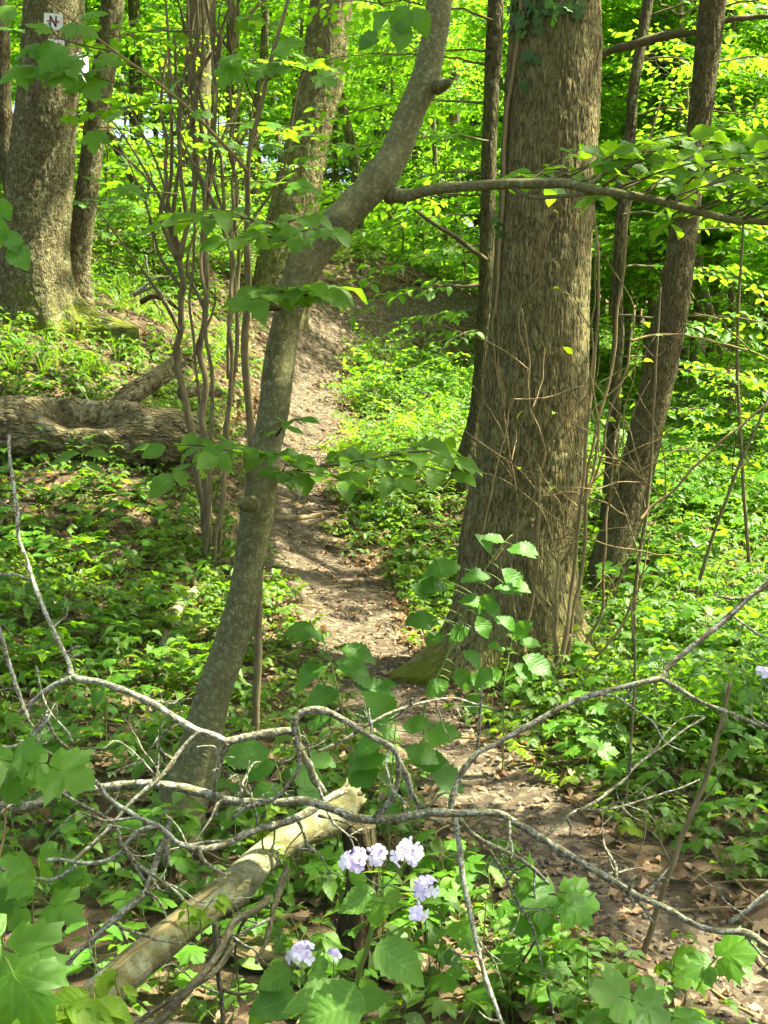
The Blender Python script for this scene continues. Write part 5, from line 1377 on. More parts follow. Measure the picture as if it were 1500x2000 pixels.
def lying(name, label, cat, pl, w, d, mat, sides=14, n=60, wob=.01, seed=0, sink=.3, grp=None, disp=None):
    ds = d if isinstance(d, (list, tuple)) else [d] * len(pl)
    pts = []
    for (x, y), dd in zip(pl, ds): pts.append(P(x, y, dd))
    pts = np.array(pts); rad = np.array([PX(ww, dd) / 2 for ww, dd in zip(w, ds)])
    if sink is not None:
        pts[:, 2] = H(pts[:, 0], pts[:, 1]) + rad * (1 - sink)
    V, F, tc = tube(pts, rad, sides, n, wob, seed, disp)
    o_ = pts.mean(0)
    o = bpy.data.objects.new(name, mk_mesh(name, V - o_, F, mat, {'tc': tc})); link(o); o.location = o_
    return tag(o, label, cat, grp)
def on_ground(px, py):
    d = 2.0
    while d < 40:
        p = P(px, py, d)
        if p[2] < h1(p[0], p[1]): return d
        d += .04 + d * .004
    return d
def lying_px(name, label, cat, pl, w, mat, **kw):
    return lying(name, label, cat, pl, w, [on_ground(x, y) for x, y in pl], mat, **kw)
lying_px('fallen_branch', 'curved pale barkless branch lying in the herbs left of the bent tree', 'branch', [(318, 1345), (322, 1300), (326, 1250), (345, 1205), (380, 1175), (420, 1152)], [24, 26, 26, 26, 24, 20], B_peel, seed=3, sink=.1)
lying_px('fallen_branch', 'short pale stick lying below the bare stems', 'branch', [(352, 1085), (360, 1110), (372, 1140), (385, 1162)], [11, 13, 13, 12], B_twig, seed=4, sink=0)
lying_px('fallen_log', 'short dark charred log lying behind the bent tree', 'log', [(400, 1488), (440, 1497), (490, 1508), (540, 1522)], [44, 46, 44, 36], B_stump, seed=5, sides=20)
lying_px('root', 'bare curved root crossing the dirt path behind the bent tree', 'root', [(525, 1018), (560, 1024), (590, 1026), (620, 1020), (650, 1012)], [14, 14, 12, 12, 9], B_root, seed=6, sink=.2)
lying_px('root', 'thin low root lying across the dirt path uphill of the curved root', 'root', [(535, 975), (570, 985), (610, 1005), (640, 1010)], [8, 8, 7, 6], B_root, seed=7, sink=.5)
lying_px('fallen_branch', 'dark rotten stick lying along the path edge by the signed slope', 'branch', [(430, 690), (470, 700), (515, 712)], [12, 13, 9], B_dark, seed=8)
lying_px('fallen_branch', 'dry brown stick lying in leaf litter beside the lower path', 'branch', [(1000, 1440), (1030, 1462), (1065, 1490)], [12, 12, 9], B_brown, seed=9, sink=0)
lying_px('fallen_branch', 'dead dark branch lying on the herbs past the leaning brown tree', 'branch', [(1330, 1255), (1380, 1280), (1440, 1310), (1510, 1345)], [10, 12, 12, 10], B_dark, seed=10, sink=-.5)
# dead branches piled on the slope behind the bare stems
DB = Thing('fallen_branch', 'grey dead branch lying on the slope beside the bare stems', 'branch', P(300, 590, 11.2))
for i, (pl, w) in enumerate([([(265, 575), (300, 545), (340, 540)], 7), ([(262, 578), (300, 562), (330, 600), (345, 640)], 8), ([(285, 500), (292, 545), (300, 562)], 6), ([(275, 590), (300, 580), (335, 592), (350, 610)], 12), ([(290, 570), (310, 600), (330, 630)], 5)]):
    DB.tube('limb', [P(x, y, 11.2 + .05 * i) for x, y in pl], np.linspace(PX(w, 11.2), PX(w, 11.2) * .5, len(pl)) / 2, B_dark if i == 3 else B_lichen, 8, 24, .01, i)
DB = Thing('fallen_branch', 'dark leaning dead pole resting behind the leaning twin trunk', 'branch', P(270, 370, 15))
DB.tube('limb', [P(205, 240, 15), P(235, 300, 15), P(262, 350, 15), P(280, 375, 15)], [.055, .05, .05, .04], B_dark, 12, 30, .01, 2)

# ---------------------------------------------------------------- foreground: broken log on its stump
st = np.array([*P(700, 1700, 3.35)[:2], 0]); st[2] = h1(st[0], st[1])
top = P(700, 1600, 3.35)
STU = Thing('stump', 'dark rotten stump standing behind the mauve flowers', 'stump', st)
STU.tube('trunk', [st - [0, 0, .1], st + [0, 0, .02], st + [.0, 0, .15], (st + top) / 2 + [.01, 0, .05], top - [0, 0, .02]], [.075, .062, .046, .042, .046], B_stump, 60, 120, disp=bark_disp([(170, .05, .4, .08), (260, .04, .4, .08), (90, .03, .4, .1)], .012, 34, .25, 91, (.01, .1), .1, .05))
LGP = [(692, 1556, 64), (650, 1588, 68), (595, 1622, 70), (545, 1652, 74), (500, 1690, 78), (445, 1740, 82), (395, 1779, 84), (350, 1814, 86), (290, 1863, 90), (225, 1918, 94), (175, 1968, 98), (110, 2035, 102), (30, 2120, 108)]
LGD = np.linspace(3.38, 2.25, len(LGP))
lg = [P(x, y, d) for (x, y, w), d in zip(LGP, LGD)]
FL = Thing('fallen_log', 'pale peeling log slanting down from the dark stump across the corner', 'log', lg[5])
def lg_disp(RR, a, s, t):
    R0 = RR.mean(); q = np.stack([np.cos(a) * R0, np.sin(a) * R0, s], -1)
    o = RR * (1 + .05 * fbm(q * [9, 9, 4], 3, 33)) + .0015 * vnoise(q * [40, 40, 12], 34)
    for s0, ang, am, w in ((.52, 90, .012, .05), (.50, 200, .014, .04), (1.02, 180, .009, .05), (.12, 120, .018, .08)):
        dd = (a - math.radians(ang) + np.pi) % (2 * np.pi) - np.pi
        o = o + am * np.exp(-((s - s0) / w) ** 2 - (dd / .8) ** 2)
    edge = np.clip(1 - s / .06, 0, 1)
    return o * (1 - edge * (.12 + .22 * np.abs(vnoise(q * [70, 70, 10], 36)))) + .0018 * (1 - np.abs(vnoise(q * [70, 70, 9], 37)))
lr = [PX(w, d) / 2 * .8 for (x, y, w), d in zip(LGP, LGD)]
FL.tube('trunk', lg, lr, B_peel, 64, 260, disp=lg_disp)
# torn strip of bare wood along its top
C = catmull(np.array(lg), 120); T, N, B = frames(C); up_ = np.array([0, 0, 1.0])
S0, S1 = 40, 110
strip_p = []; strip_r = []
for k in range(S0, S1, 5):
    u_ = unit(up_ - T[k] * T[k][2]); lat = np.cross(T[k], u_)
    rr = np.interp(k / 119, np.linspace(0, 1, len(lr)), lr)
    strip_p.append(C[k] + u_ * (rr * .83) + np.array([-.0, 0, 0]) - lat * rr * .12); strip_r.append(rr * .26 * math.sin(math.pi * (k - S0 + 4) / (S1 - S0 + 4)) ** .5 + .001)
FL.tube('bare_wood', strip_p, strip_r, B_strip, 20, 90, .003, 3, disp=lambda RR, a, s, t: RR * (1 + .25 * vnoise(np.stack([np.cos(a) * 4, np.sin(a) * 4, s * 14], -1), 5)))
qf = np.random.default_rng(6)
for k in range(26):
    a = qf.uniform(0, 6.28); rr_ = lr[0] * qf.uniform(.3, .95); e = C[1] + (N[1] * math.cos(a) + B[1] * math.sin(a)) * rr_
    v = unit(-T[1] + qf.normal(0, .25, 3)) * qf.uniform(.015, .045)
    FL.tube('splinter', [e + T[1] * .01, e + v * .5, e + v], [.006, .0045, .001], B_peel if k % 2 else B_deadgrey, 5, 6, .002, k)
# fresh shoots on the log
def shoot_on(px, py, d, hpx, seed, n=5, size=.03):
    q = np.random.default_rng(seed); b = P(px, py, d); tpt = P(px + q.normal(0, 12), py - hpx, d)
    s_ = FL.tube('shoot', [b, (b + tpt) / 2 + q.normal(0, .006, 3), tpt], [.0028, .0022, .0012], M_stem, 6, 12, .002, seed)
    for i in range(n):
        f = .25 + .75 * (i + 1) / n; p = b + (tpt - b) * f; a = q.uniform(0, 6.28)
        leaf_on(FL, s_, SPROUT_M, p, [math.cos(a), -.4 + math.sin(a) * .5, .2 - q.random() * .6], [q.normal(0, .4), -.5, 1], size * q.uniform(.6, 1.3))
for a in [(530, 1665, 2.95, 95, 1, 5, .045), (515, 1660, 2.95, 70, 2, 4, .035), (395, 1830, 2.65, 80, 3, 7, .035), (372, 1830, 2.65, 70, 4, 5, .03), (240, 1960, 2.4, 70, 5, 6, .05), (170, 2010, 2.28, 70, 6, 8, .075), (120, 2020, 2.25, 60, 7, 7, .075), (555, 1690, 3., 40, 8, 3, .025), (60, 2030, 2.2, 50, 9, 5, .07)]:
    shoot_on(*a)
# weathered slabs of wood on the floor
def slab(label, a, b, wid, th, mat, seed):
    a = np.array([*a, h1(*a) + th * .5]); b = np.array([*b, h1(*b) + th * .5]); m = (a + b) / 2
    pts = [a, a + (b - a) * .33 + [0, 0, .01], a + (b - a) * .66, b]
    def f(RR, an, s, t):
        c, s_ = np.cos(an), np.sin(an)
        o = 1 / np.maximum((np.abs(c) / 1) ** 4 + (np.abs(s_) / .999) ** 4, 1e-6) ** .25
        q = np.stack([c, s_, s], -1)
        return RR * o * (1 + .06 * fbm(q * [3, 3, 4], 2, seed)) + .006 * (1 - np.abs(vnoise(q * [16, 16, 3], seed + 1)))
    V, F, tc = tube(pts, [1, 1, 1, 1], 48, 70, 0, seed, f)
    C_ = catmull(np.array(pts), 70); T_, N_, B_ = frames(C_)
    # flatten: measure across / up in the local frame
    ax = unit(b - a); la = unit(np.cross([0, 0, 1.], ax)); u2 = np.cross(ax, la)
    rel = V - m; V = m + np.outer(rel @ ax, ax) * 1 + np.outer(rel @ la, la) * wid / 2 + np.outer(rel @ u2, u2) * th / 2
    o = bpy.data.objects.new('wood_slab', mk_mesh('wood_slab', V - m, F, mat, {'tc': tc * [wid / 2, th / 2, 1]})); link(o); o.location = m
    return tag(o, label, 'wood')
slab('weathered grey split log lying under the slanting peeled log', (-1.3, 2.98), (-.30, 2.72), .20, .12, B_wood, 3)
slab('pale mossy slab of wood lying behind the small mauve flower', (-.34, 3.42), (-.06, 3.30), .14, .06, B_log, 4)

# ---------------------------------------------------------------- foreground: dead lichen-covered branches
def dead(label, limbs, mat_default, seed):
    p0 = P(*limbs[0][0][0], limbs[0][3] if not isinstance(limbs[0][3], (tuple, list)) else limbs[0][3][0])
    th = Thing('fallen_branch', label, 'branch', p0, 'dead lichen-covered branches in front')
    for i, (pl, w0, w1, d, *mt) in enumerate(limbs):
        if isinstance(d, (tuple, list)): ds = np.linspace(d[0], d[1], len(pl))
        else: ds = [d] * len(pl)
        qk = np.random.default_rng(seed * 13 + i)
        pts = [P(x, y, dd) + qk.normal(0, .002, 3) for (x, y), dd in zip(pl, ds)]
        rad = [PX(w, dd) / 2 * .86 for w, dd in zip(np.linspace(w0, w1, len(pl)), ds)]
        p2 = [pts[0]]; r2 = [rad[0]]
        for a_, b_, ra, rb in zip(pts[:-1], pts[1:], rad[:-1], rad[1:]):
            L_ = np.linalg.norm(b_ - a_); m_ = max(1, int(L_ / .055))
            for e_ in range(1, m_ + 1):
                f_ = e_ / m_; p2.append(a_ * (1 - f_) + b_ * f_ + qk.normal(0, 1, 3) * (min(.009, ra * 1.0) if e_ < m_ else 0)); r2.append((ra * (1 - f_) + rb * f_) * qk.uniform(.88, 1.12))
        pts, rad = p2, r2
        def dsp(RR, a, s, t, sd=seed + i):
            R0 = RR.mean(); q = np.stack([np.cos(a) * R0, np.sin(a) * R0, s], -1)
            return RR * (1 + .16 * fbm(q * [60, 60, 30], 3, sd) + .30 * np.clip(vnoise(q * [0, 0, 26] + sd, sd) - .35, 0, 1))
        th.tube('limb' if i == 0 else 'side_branch', pts, rad, mt[0] if mt else mat_default, 12, min(420, len(pts) * 7), .001, seed + i, disp=dsp)
        # short dead spurs
        q = np.random.default_rng(seed * 31 + i); C = catmull(np.array(pts), 60)
        L = np.linalg.norm(np.diff(C, axis=0), axis=1).sum()
        for k in range(int(L * 5 * (1 if w0 < 14 else .7))):
            b = C[q.integers(8, 58)]; dv = unit(q.normal(0, 1, 3) * [1, .7, 1]) * q.uniform(.02, .09)
            th.tube('spur', [b, b + dv * .5 + q.normal(0, .005, 3), b + dv], [.0042, .0032, .0018], mat_default, 6, 8, .002, k)
        for k in range(int(L * 6.0)):
            j_ = q.integers(6, 58); b = C[j_]; dv = unit(unit(C[min(59, j_ + 2)] - C[j_ - 2]) * q.uniform(-.3, 1) + q.normal(0, .8, 3) * [1, .6, 1]); Lt = q.uniform(.06, .26)
            tp_ = [b]
            for e_ in range(5):
                dv = unit(dv + q.normal(0, .32, 3)); tp_.append(tp_[-1] + dv * Lt / 5)
            r0 = min(.0042, rad[0] * .5)
            tw_ = th.tube('twig', tp_, np.linspace(r0, .0011, 6), B_lichen2 if q.random() < .4 else mat_default, 6, 22, .001, k)
            for e_ in range(q.integers(1, 4)):
                b3 = tp_[q.integers(1, 5)]; d3 = unit(dv + q.normal(0, .8, 3)) * q.uniform(.02, .09)
                th.tube('twiglet', [b3, b3 + d3 * .5 + q.normal(0, .006, 3), b3 + d3], [r0 * .5, r0 * .4, .0008], mat_default, 5, 8, .001, e_, parent=tw_)
    return th
dead('long lichened branch lying low across the whole front, ending beside the path',
     [([(-40, 1598), (60, 1573), (130, 1550), (200, 1540), (280, 1532), (340, 1534), (400, 1550), (470, 1564), (540, 1566), (600, 1562), (650, 1580), (700, 1596), (760, 1597), (830, 1587), (890, 1590), (970, 1588), (1000, 1600), (1080, 1650), (1200, 1722), (1350, 1800), (1500, 1852), (1620, 1890)], 23, 15, (3.0, 2.85)),
      ([(888, 1590), (893, 1650), (905, 1720), (918, 1780), (935, 1855), (958, 1935), (990, 2030)], 13, 10, (2.92, 2.75), B_lichen2), ([(895, 1600), (925, 1625), (960, 1648), (1010, 1675), (1045, 1702), (1080, 1735)], 14, 7, (2.95, 3.2)), ([(955, 1660), (980, 1700), (1010, 1760), (1040, 1810), (1058, 1880), (1072, 1940), (1090, 2020)], 7, 5, 3.0),
      ([(1040, 1660), (1085, 1615), (1130, 1585), (1180, 1582), (1230, 1570), (1290, 1550), (1365, 1522)], 7, 4, (2.9, 3.2)), ([(1430, 1805), (1460, 1775), (1500, 1745), (1560, 1700)], 11, 9, 2.88, B_lichen2), ([(985, 1745), (1020, 1770), (1060, 1775), (1100, 1800)], 5, 3, 3.0), ([(1130, 1585), (1200, 1535), (1235, 1500), (1300, 1455), (1375, 1400)], 8, 5, (2.95, 3.3))], B_lichen, 300)
dead('lichened branch arching over the path and rising to the right edge',
     [([(883, 1590), (885, 1560), (900, 1520), (915, 1490), (934, 1470), (970, 1452), (1010, 1430), (1065, 1400), (1120, 1370), (1165, 1352), (1210, 1342), (1260, 1333), (1290, 1324), (1310, 1300), (1370, 1250), (1430, 1200), (1500, 1140), (1580, 1070)], 14, 13, (2.95, 3.1)),
      ([(1293, 1325), (1330, 1345), (1370, 1370), (1430, 1398), (1500, 1420), (1580, 1440)], 11, 9, 3.05), ([(933, 1470), (934, 1420), (938, 1380), (943, 1335)], 8, 4, 3.0), ([(620, 1470), (680, 1440), (740, 1405), (800, 1380), (880, 1365), (930, 1375), (970, 1390)], 8, 4, (2.95, 3.2))], B_lichen, 340)
dead('branch with a tall arch before the bent tree, forking at its left end',
     [([(445, 1450), (480, 1440), (530, 1432), (575, 1430), (583, 1455), (600, 1490), (615, 1520), (630, 1550)], 17, 17, (2.95, 3.05)), ([(579, 1440), (576, 1412), (590, 1392), (620, 1388), (660, 1402), (720, 1432), (768, 1462), (780, 1485), (778, 1520), (768, 1555), (745, 1590)], 16, 12, 2.98), ([(781, 1490), (795, 1520), (808, 1550), (822, 1580)], 13, 14, 3.0),
      ([(140, 1322), (165, 1328), (200, 1334), (290, 1370), (350, 1405), (388, 1427), (420, 1437), (445, 1450)], 15, 16, (2.9, 2.95), B_lichen2), ([(20, 850), (28, 950), (36, 1050), (62, 1130), (78, 1180), (108, 1240), (128, 1290), (140, 1322)], 8, 13, (3.3, 2.9), B_lichen2), ([(140, 1322), (110, 1335), (85, 1350), (60, 1375), (50, 1395)], 13, 13, 2.9, B_lichen2),
      ([(-30, 1125), (20, 1122), (62, 1132)], 8, 6, 3.0, B_lichen2), ([(445, 1450), (430, 1485), (422, 1530), (420, 1570), (424, 1600)], 11, 7, 2.95), ([(390, 1427), (350, 1470), (315, 1510), (260, 1565), (205, 1622), (150, 1680), (100, 1735)], 10, 12, (2.93, 2.8)), ([(578, 1440), (585, 1480), (575, 1510), (555, 1545), (530, 1560), (480, 1580), (450, 1600)], 9, 9, 2.92), ([(38, 950), (60, 935), (92, 915)], 4, 3, 3.1), ([(36, 1050), (45, 990), (80, 985)], 4, 3, 3.0), ([(-20, 1180), (5, 1240), (20, 1300), (40, 1370), (55, 1400)], 9, 10, 2.85, B_lichen2)], B_lichen, 380)
dead('forking grey branch lying on the peeled log, twigs spreading left',
     [([(672, 1545), (640, 1560), (600, 1585), (560, 1602), (500, 1622), (440, 1646), (400, 1658), (368, 1655)], 18, 16, (3.1, 2.75)), ([(370, 1655), (345, 1645), (325, 1625), (310, 1610), (280, 1597), (240, 1580), (215, 1562), (195, 1535), (180, 1518)], 15, 9, (2.75, 2.7), B_lichen2), ([(310, 1612), (285, 1618), (262, 1630), (248, 1650), (236, 1668), (215, 1682), (170, 1686), (120, 1682), (90, 1680)], 11, 8, 2.7, B_lichen2),
      ([(385, 1656), (398, 1680), (420, 1698), (440, 1708)], 11, 7, 2.75), ([(300, 1760), (270, 1700), (240, 1658), (228, 1620), (195, 1590), (160, 1570), (120, 1552), (70, 1540), (0, 1528), (-40, 1522)], 9, 9, (2.72, 2.8)), ([(240, 1655), (270, 1690), (305, 1715), (340, 1740), (370, 1770)], 10, 7, 2.68), ([(150, 1690), (115, 1715), (80, 1718), (40, 1705), (0, 1690), (-40, 1680)], 9, 7, 2.65, B_lichen2), ([(620, 1592), (650, 1600), (685, 1610)], 7, 4, 3.05),
      ([(60, 1440), (80, 1400), (92, 1385)], 8, 5, 2.8, B_lichen2), ([(0, 1455), (30, 1458), (60, 1440), (90, 1410), (92, 1395)], 9, 6, 2.75, B_lichen2), ([(70, 1300), (85, 1370), (105, 1400), (130, 1430), (138, 1450)], 6, 5, 2.8, B_lichen2), ([(90, 1405), (110, 1440), (140, 1470)], 7, 5, 2.8), ([(60, 1440), (80, 1455), (100, 1445), (105, 1420)], 5, 3, 2.78), ([(200, 1540), (150, 1500), (110, 1480), (60, 1450)], 6, 4, 2.75)], B_lichen, 430)
dead('dark dead branch leaning against the underside of the peeled log',
     [([(522, 1755), (500, 1775), (460, 1800), (440, 1830), (418, 1870), (385, 1915), (340, 1965), (290, 2020)], 22, 17, (2.7, 2.5)), ([(455, 1840), (430, 1890), (395, 1910), (330, 1955), (270, 1998), (220, 2040)], 14, 11, (2.6, 2.5)), ([(562, 1690), (548, 1730), (538, 1770), (520, 1830), (500, 1885)], 18, 10, (2.9, 2.8)), ([(418, 1800), (422, 1850), (425, 1920), (432, 1980), (440, 2040)], 13, 11, 2.6)], B_deadgrey, 480)
dead('lichened branch sloping through the litter left of the peeled log',
     [([(320, 1640), (300, 1700), (285, 1740), (250, 1775), (205, 1810), (175, 1840), (150, 1862), (120, 1900)], 17, 11, (2.75, 2.6)), ([(240, 1785), (225, 1800), (190, 1830), (150, 1858)], 9, 8, 2.62, B_lichen2), ([(235, 1812), (275, 1828), (320, 1838), (380, 1842)], 8, 4, 2.5), ([(60, 1940), (72, 1990), (76, 2040)], 15, 14, 2.45, B_darktwig), ([(20, 1960), (60, 1948), (100, 1930)], 10, 9, 2.45, B_darktwig), ([(285, 1740), (310, 1760), (330, 1800)], 7, 5, 2.7), ([(330, 1600), (330, 1640), (325, 1690)], 14, 16, 2.8)], B_lichen, 520)

# ---------------------------------------------------------------- flowers
PV, PF, PA = pinnate(5, .8, .62, 0, .1, .15, 0, .03, 3, 0, -.8)
fg = Geo()
for k in range(4):
    a = k * math.pi / 2 + .4
    assemble(fg, [(PV, PF, PA)], np.array([[0, 0, 0.]]), np.array([[math.cos(a), math.sin(a), .35]]), np.array([[-math.cos(a) * .3, -math.sin(a) * .3, 1]]), np.array([1.0]), np.array([k / 4]))
M_petal = leaf_mat('mauve_petal', (.77, .74, .83), (.87, .86, .90), (.76, .72, .82), .3, None, .5, .2)
M_petal2 = leaf_mat('deep_mauve_petal', (.58, .48, .72), (.74, .66, .82), (.62, .5, .74), .3, None, .5, .2)
FLOW_M = [fg.build('flower', M_petal, 'leaf'), fg.build('flower', M_petal2, 'leaf')]
bd = tube([[0, 0, 0], [0, 0, .3], [0, 0, .8], [0, 0, 1]], [.12, .3, .25, .04], 7, 9)
BUD_M = mk_mesh('bud', bd[0], bd[1], M_petal2, {'leaf': np.c_[bd[2][:, :2], np.full(len(bd[0]), .3)]})
def cluster(th, node, px, py, d, rpx, n, seed, fs=.0145, buds=3):
    q = np.random.default_rng(seed); c = P(px, py, d); r_ = PX(rpx, d)
    tip = c - [0, 0, r_ * .5]
    s_ = th.tube('flower_stalk', [node, (node + tip) / 2 + [0, 0, -.004], tip], [.0022, .0018, .0014], M_stem, 6, 12)
    for i in range(n):
        v = unit(q.normal(0, 1, 3) + [0, -.4, .5]); p = c + v * r_ * q.uniform(.5, 1.05) * [1, 1, .8]
        nrm = unit(v + [0, -.5, .3]); o_ = unit(np.cross(nrm, q.normal(0, 1, 3)))
        th.inst('flower', FLOW_M[0 if q.random() < .75 else 1], mat4(p, o_, nrm, fs * q.uniform(.8, 1.2)), s_)
    for i in range(buds):
        v = unit([q.normal(0, .6), q.normal(0, .6), 1]); th.inst('bud', BUD_M, mat4(c + v * r_ * .8, unit(np.cross(v, [1, .2, 0])), v, .012), s_)
nd = P(748, 1735, 2.5)
b0 = P(672, 2060, 2.62); b0[2] = h1(b0[0], b0[1])
HO = Thing('flower', 'tall mauve flowering plant in front of the dark stump', 'flower', b0)
s_main = HO.tube('stem', [b0, P(676, 2000, 2.58), P(690, 1940, 2.55), P(714, 1860, 2.52), P(733, 1780, 2.5), nd], [.006, .0056, .0052, .0048, .0042, .0036], M_stem, 9, 50, .002, 2)
cluster(HO, nd, 694, 1684, 2.5, 27, 10, 1); cluster(HO, nd, 738, 1674, 2.5, 22, 7, 2); cluster(HO, nd, 792, 1668, 2.5, 32, 12, 3); cluster(HO, P(752, 1725, 2.5), 830, 1734, 2.5, 25, 9, 4, buds=1); cluster(HO, P(722, 1838, 2.51), 818, 1783, 2.46, 17, 7, 5, buds=1)
for px, py, ang, s, n3, d in [(742, 1738, 195, .085, (-.1, -.6, .8), 2.49), (745, 1745, 255, .07, (.1, -.9, .4), 2.47), (765, 1728, -85, .055, (.5, -.7, .4), 2.48), (724, 1838, -25, .125, (-.1, -.85, .6), 2.47), (712, 1728, 120, .05, (-.3, -.8, .4), 2.55)]:
    mleaf(HO, s_main, px, py, d, ang, s, n3, HON_M, dz=-.4)
mleaf(HO, s_main, 725, 1945, 2.45, 190, .145, (.05, -.9, .7), HON_M, dz=0); mleaf(HO, s_main, 690, 1950, 2.5, 170, .13, (.05, -.7, .8), HON_M, dz=.2); mleaf(HO, s_main, 690, 1960, 2.5, 30, .08, (.05, -.7, .8), HON_M, dz=-.2)
def small_flower(label, px, py, d, rpx, n, seed, leaves):
    c = P(px, py, d); b = np.array([c[0] + .02, c[1] + .03, h1(c[0], c[1])])
    t = Thing('flower', label, 'flower', b)
    nd_ = c - [0, 0, .05]
    s_ = t.tube('stem', [b, (b + nd_) / 2 + [.01, 0, 0], nd_], [.003, .0028, .002], M_stem, 7, 20)
    cluster(t, nd_, px, py, d, rpx, n, seed)
    for px2, py2, ang, s in leaves: mleaf(t, s_, px2, py2, d + .02, ang, s, (0, -.6, .8), HON_M, dz=-.2)
small_flower('low mauve flower head near the pale slab of wood', 589, 1866, 2.85, 27, 24, 11, [(575, 1890, 200, .09), (600, 1895, -40, .08), (560, 1930, 220, .11), (590, 1940, 190, .12)])
small_flower('tiny opening mauve flower beside the low flower head', 652, 1868, 2.9, 9, 3, 12, [(655, 1885, 20, .05), (645, 1885, 160, .05)])
small_flower('lone pale mauve flower in the herbs at the far right', 1487, 1313, 5.0, 13, 18, 13, [(1480, 1350, 200, .09), (1492, 1352, -30, .09)])

# ---------------------------------------------------------------- broad-leaved shoots
def shoot(label, cat, stem_px, d, meshes, leaves, size, seed, bark=None, rad=(.004, .0015), name='sapling', nrm=(0, -.6, .9), dz=-.3):
    pts = [P(x, y, d + .015 * j) for j, (x, y) in enumerate(stem_px)]
    b = pts[0].copy(); b[2] = h1(b[0], b[1])
    t = Thing(name, label, cat, b)
    s_ = t.tube('stem', ([b] if b[2] < pts[0][2] - .02 else []) + pts, np.linspace(*rad, len(pts) + (1 if b[2] < pts[0][2] - .02 else 0)), bark or B_twig, 7, len(pts) * 8, .003, seed)
    q = np.random.default_rng(seed)
    C = catmull(np.array(pts), 80)
    for px, py, ang, *s in leaves:
        dd = d - .04 + q.normal(0, .05); p = P(px, py, dd)
        k = np.argmin(np.linalg.norm(C - p, axis=1)); L = np.linalg.norm(C[k] - p)
        if L > .02: t.tube('petiole', [C[k], (C[k] + p) / 2 + [0, 0, .006], p], [.0018, .0015, .001], M_stem, 5, 8, 0, seed)
        mleaf(t, s_, px, py, dd, ang, (s[0] if s else size) * q.uniform(.85, 1.15), nrm, meshes, dz=dz)
    return t
shoot('elm shoot with toothed leaves standing before the furrowed tree', 'sapling', [(830, 1380), (860, 1310), (890, 1240), (915, 1180), (950, 1110), (985, 1060), (1000, 1045)], 5.2, HAZEL_M,
      [(905, 1110, 165, .13), (880, 1150, 150, .11), (870, 1135, 190, .12), (860, 1210, 175, .12), (840, 1205, 180, .12), (835, 1175, 120, .10), (890, 1175, 20, .10), (905, 1165, -20, .10), (960, 1085, 100, .10), (985, 1075, 20, .12), (1000, 1065, -5, .11), (975, 1110, -30, .11), (960, 1130, 150, .10), (985, 1140, -5, .11), (960, 1150, 10, .10), (940, 1170, -30, .11), (955, 1200, -20, .11), (930, 1200, -60, .09), (920, 1225, 200, .1), (935, 1190, 60, .09), (990, 1060, 150, .09), (870, 1240, 190, .09), (900, 1270, -20, .10), (890, 1300, -60, .1), (905, 1330, 10, .1), (880, 1330, 200, .1), (900, 1365, -10, .09)], .1, 1, M_stem)
shoot('small elm shoot with big toothed leaves at the foot of the furrowed tree', 'sapling', [(985, 1340), (992, 1290), (1000, 1250), (1002, 1215)], 5.1, HAZEL_M,
      [(1000, 1250, 60, .11), (1010, 1255, 10, .1), (1015, 1280, -20, .13), (990, 1270, 150, .09), (985, 1310, 195, .12), (1000, 1300, -15, .1), (1005, 1235, 110, .08)], .1, 2, M_stem)
shoot('elm shoot with wide leaves left of the sunny path patch', 'sapling', [(690, 1480), (670, 1400), (655, 1330), (640, 1270), (615, 1230)], 4.3, HAZEL_M,
      [(625, 1235, 165, .12), (640, 1265, 120, .11), (660, 1270, 10, .12), (650, 1290, -10, .13), (670, 1300, -15, .12), (640, 1300, 190, .12), (690, 1340, 5, .13), (670, 1350, 180, .11), (700, 1380, -20, .11), (660, 1390, 195, .11), (690, 1400, 20, .1), (720, 1350, 30, .1)], .11, 3, M_stem)
shoot('wide-leaved hazel seedling left of the lower path', 'sapling', [(760, 1560), (765, 1500), (770, 1440), (775, 1400)], 4.1, HAZEL_M,
      [(775, 1410, 120, .12), (780, 1420, 20, .12), (760, 1440, 190, .12), (785, 1460, -10, .13), (760, 1480, 170, .12), (800, 1490, 20, .12), (830, 1500, -10, .12), (745, 1500, 200, .11), (820, 1440, 20, .11)], .11, 4, M_stem)
shoot('hazel seedling with broad leaves beside the broken log end', 'sapling', [(560, 1600), (550, 1540), (540, 1490), (530, 1465)], 3.7, HAZEL_M, [(535, 1470, 170, .12), (545, 1490, 190, .11), (560, 1500, -10, .12), (590, 1475, 0, .11), (555, 1530, 200, .1), (575, 1540, -20, .1)], .1, 5, M_stem)
shoot('large pale maple leaves close by in the lower left corner', 'sapling', [(-30, 2100), (-10, 2000), (0, 1900), (5, 1830)], 2.0, MAPLE_M,
      [(10, 1850, -20, .125), (0, 1830, 150, .10), (25, 1900, -50, .10), (-10, 1880, 200, .11), (0, 1990, 10, .08), (0, 1960, -30, .06)], .14, 6, M_redstem, nrm=(0, -.75, .8), dz=-.1)
shoot('maple seedling with bright leaves above the left dead branches', 'sapling', [(2, 1720), (8, 1640), (15, 1560), (22, 1490)], 2.7, MAPLE_M,
      [(20, 1485, 160, .10), (25, 1480, 30, .09), (95, 1495, -15, .105), (15, 1500, 230, .09), (90, 1490, 170, .07), (40, 1530, 10, .05)], .1, 7, M_redstem)
shoot('maple seedling with small leaves in the litter left of the peeled log', 'sapling', [(62, 1800), (68, 1760), (72, 1720)], 2.75, MAPLE_M,
      [(50, 1770, 190, .07), (95, 1765, -10, .08), (70, 1720, 120, .10), (40, 1730, 170, .12), (75, 1700, 60, .08), (110, 1715, 20, .08), (130, 1710, 0, .07)], .1, 8, M_redstem)
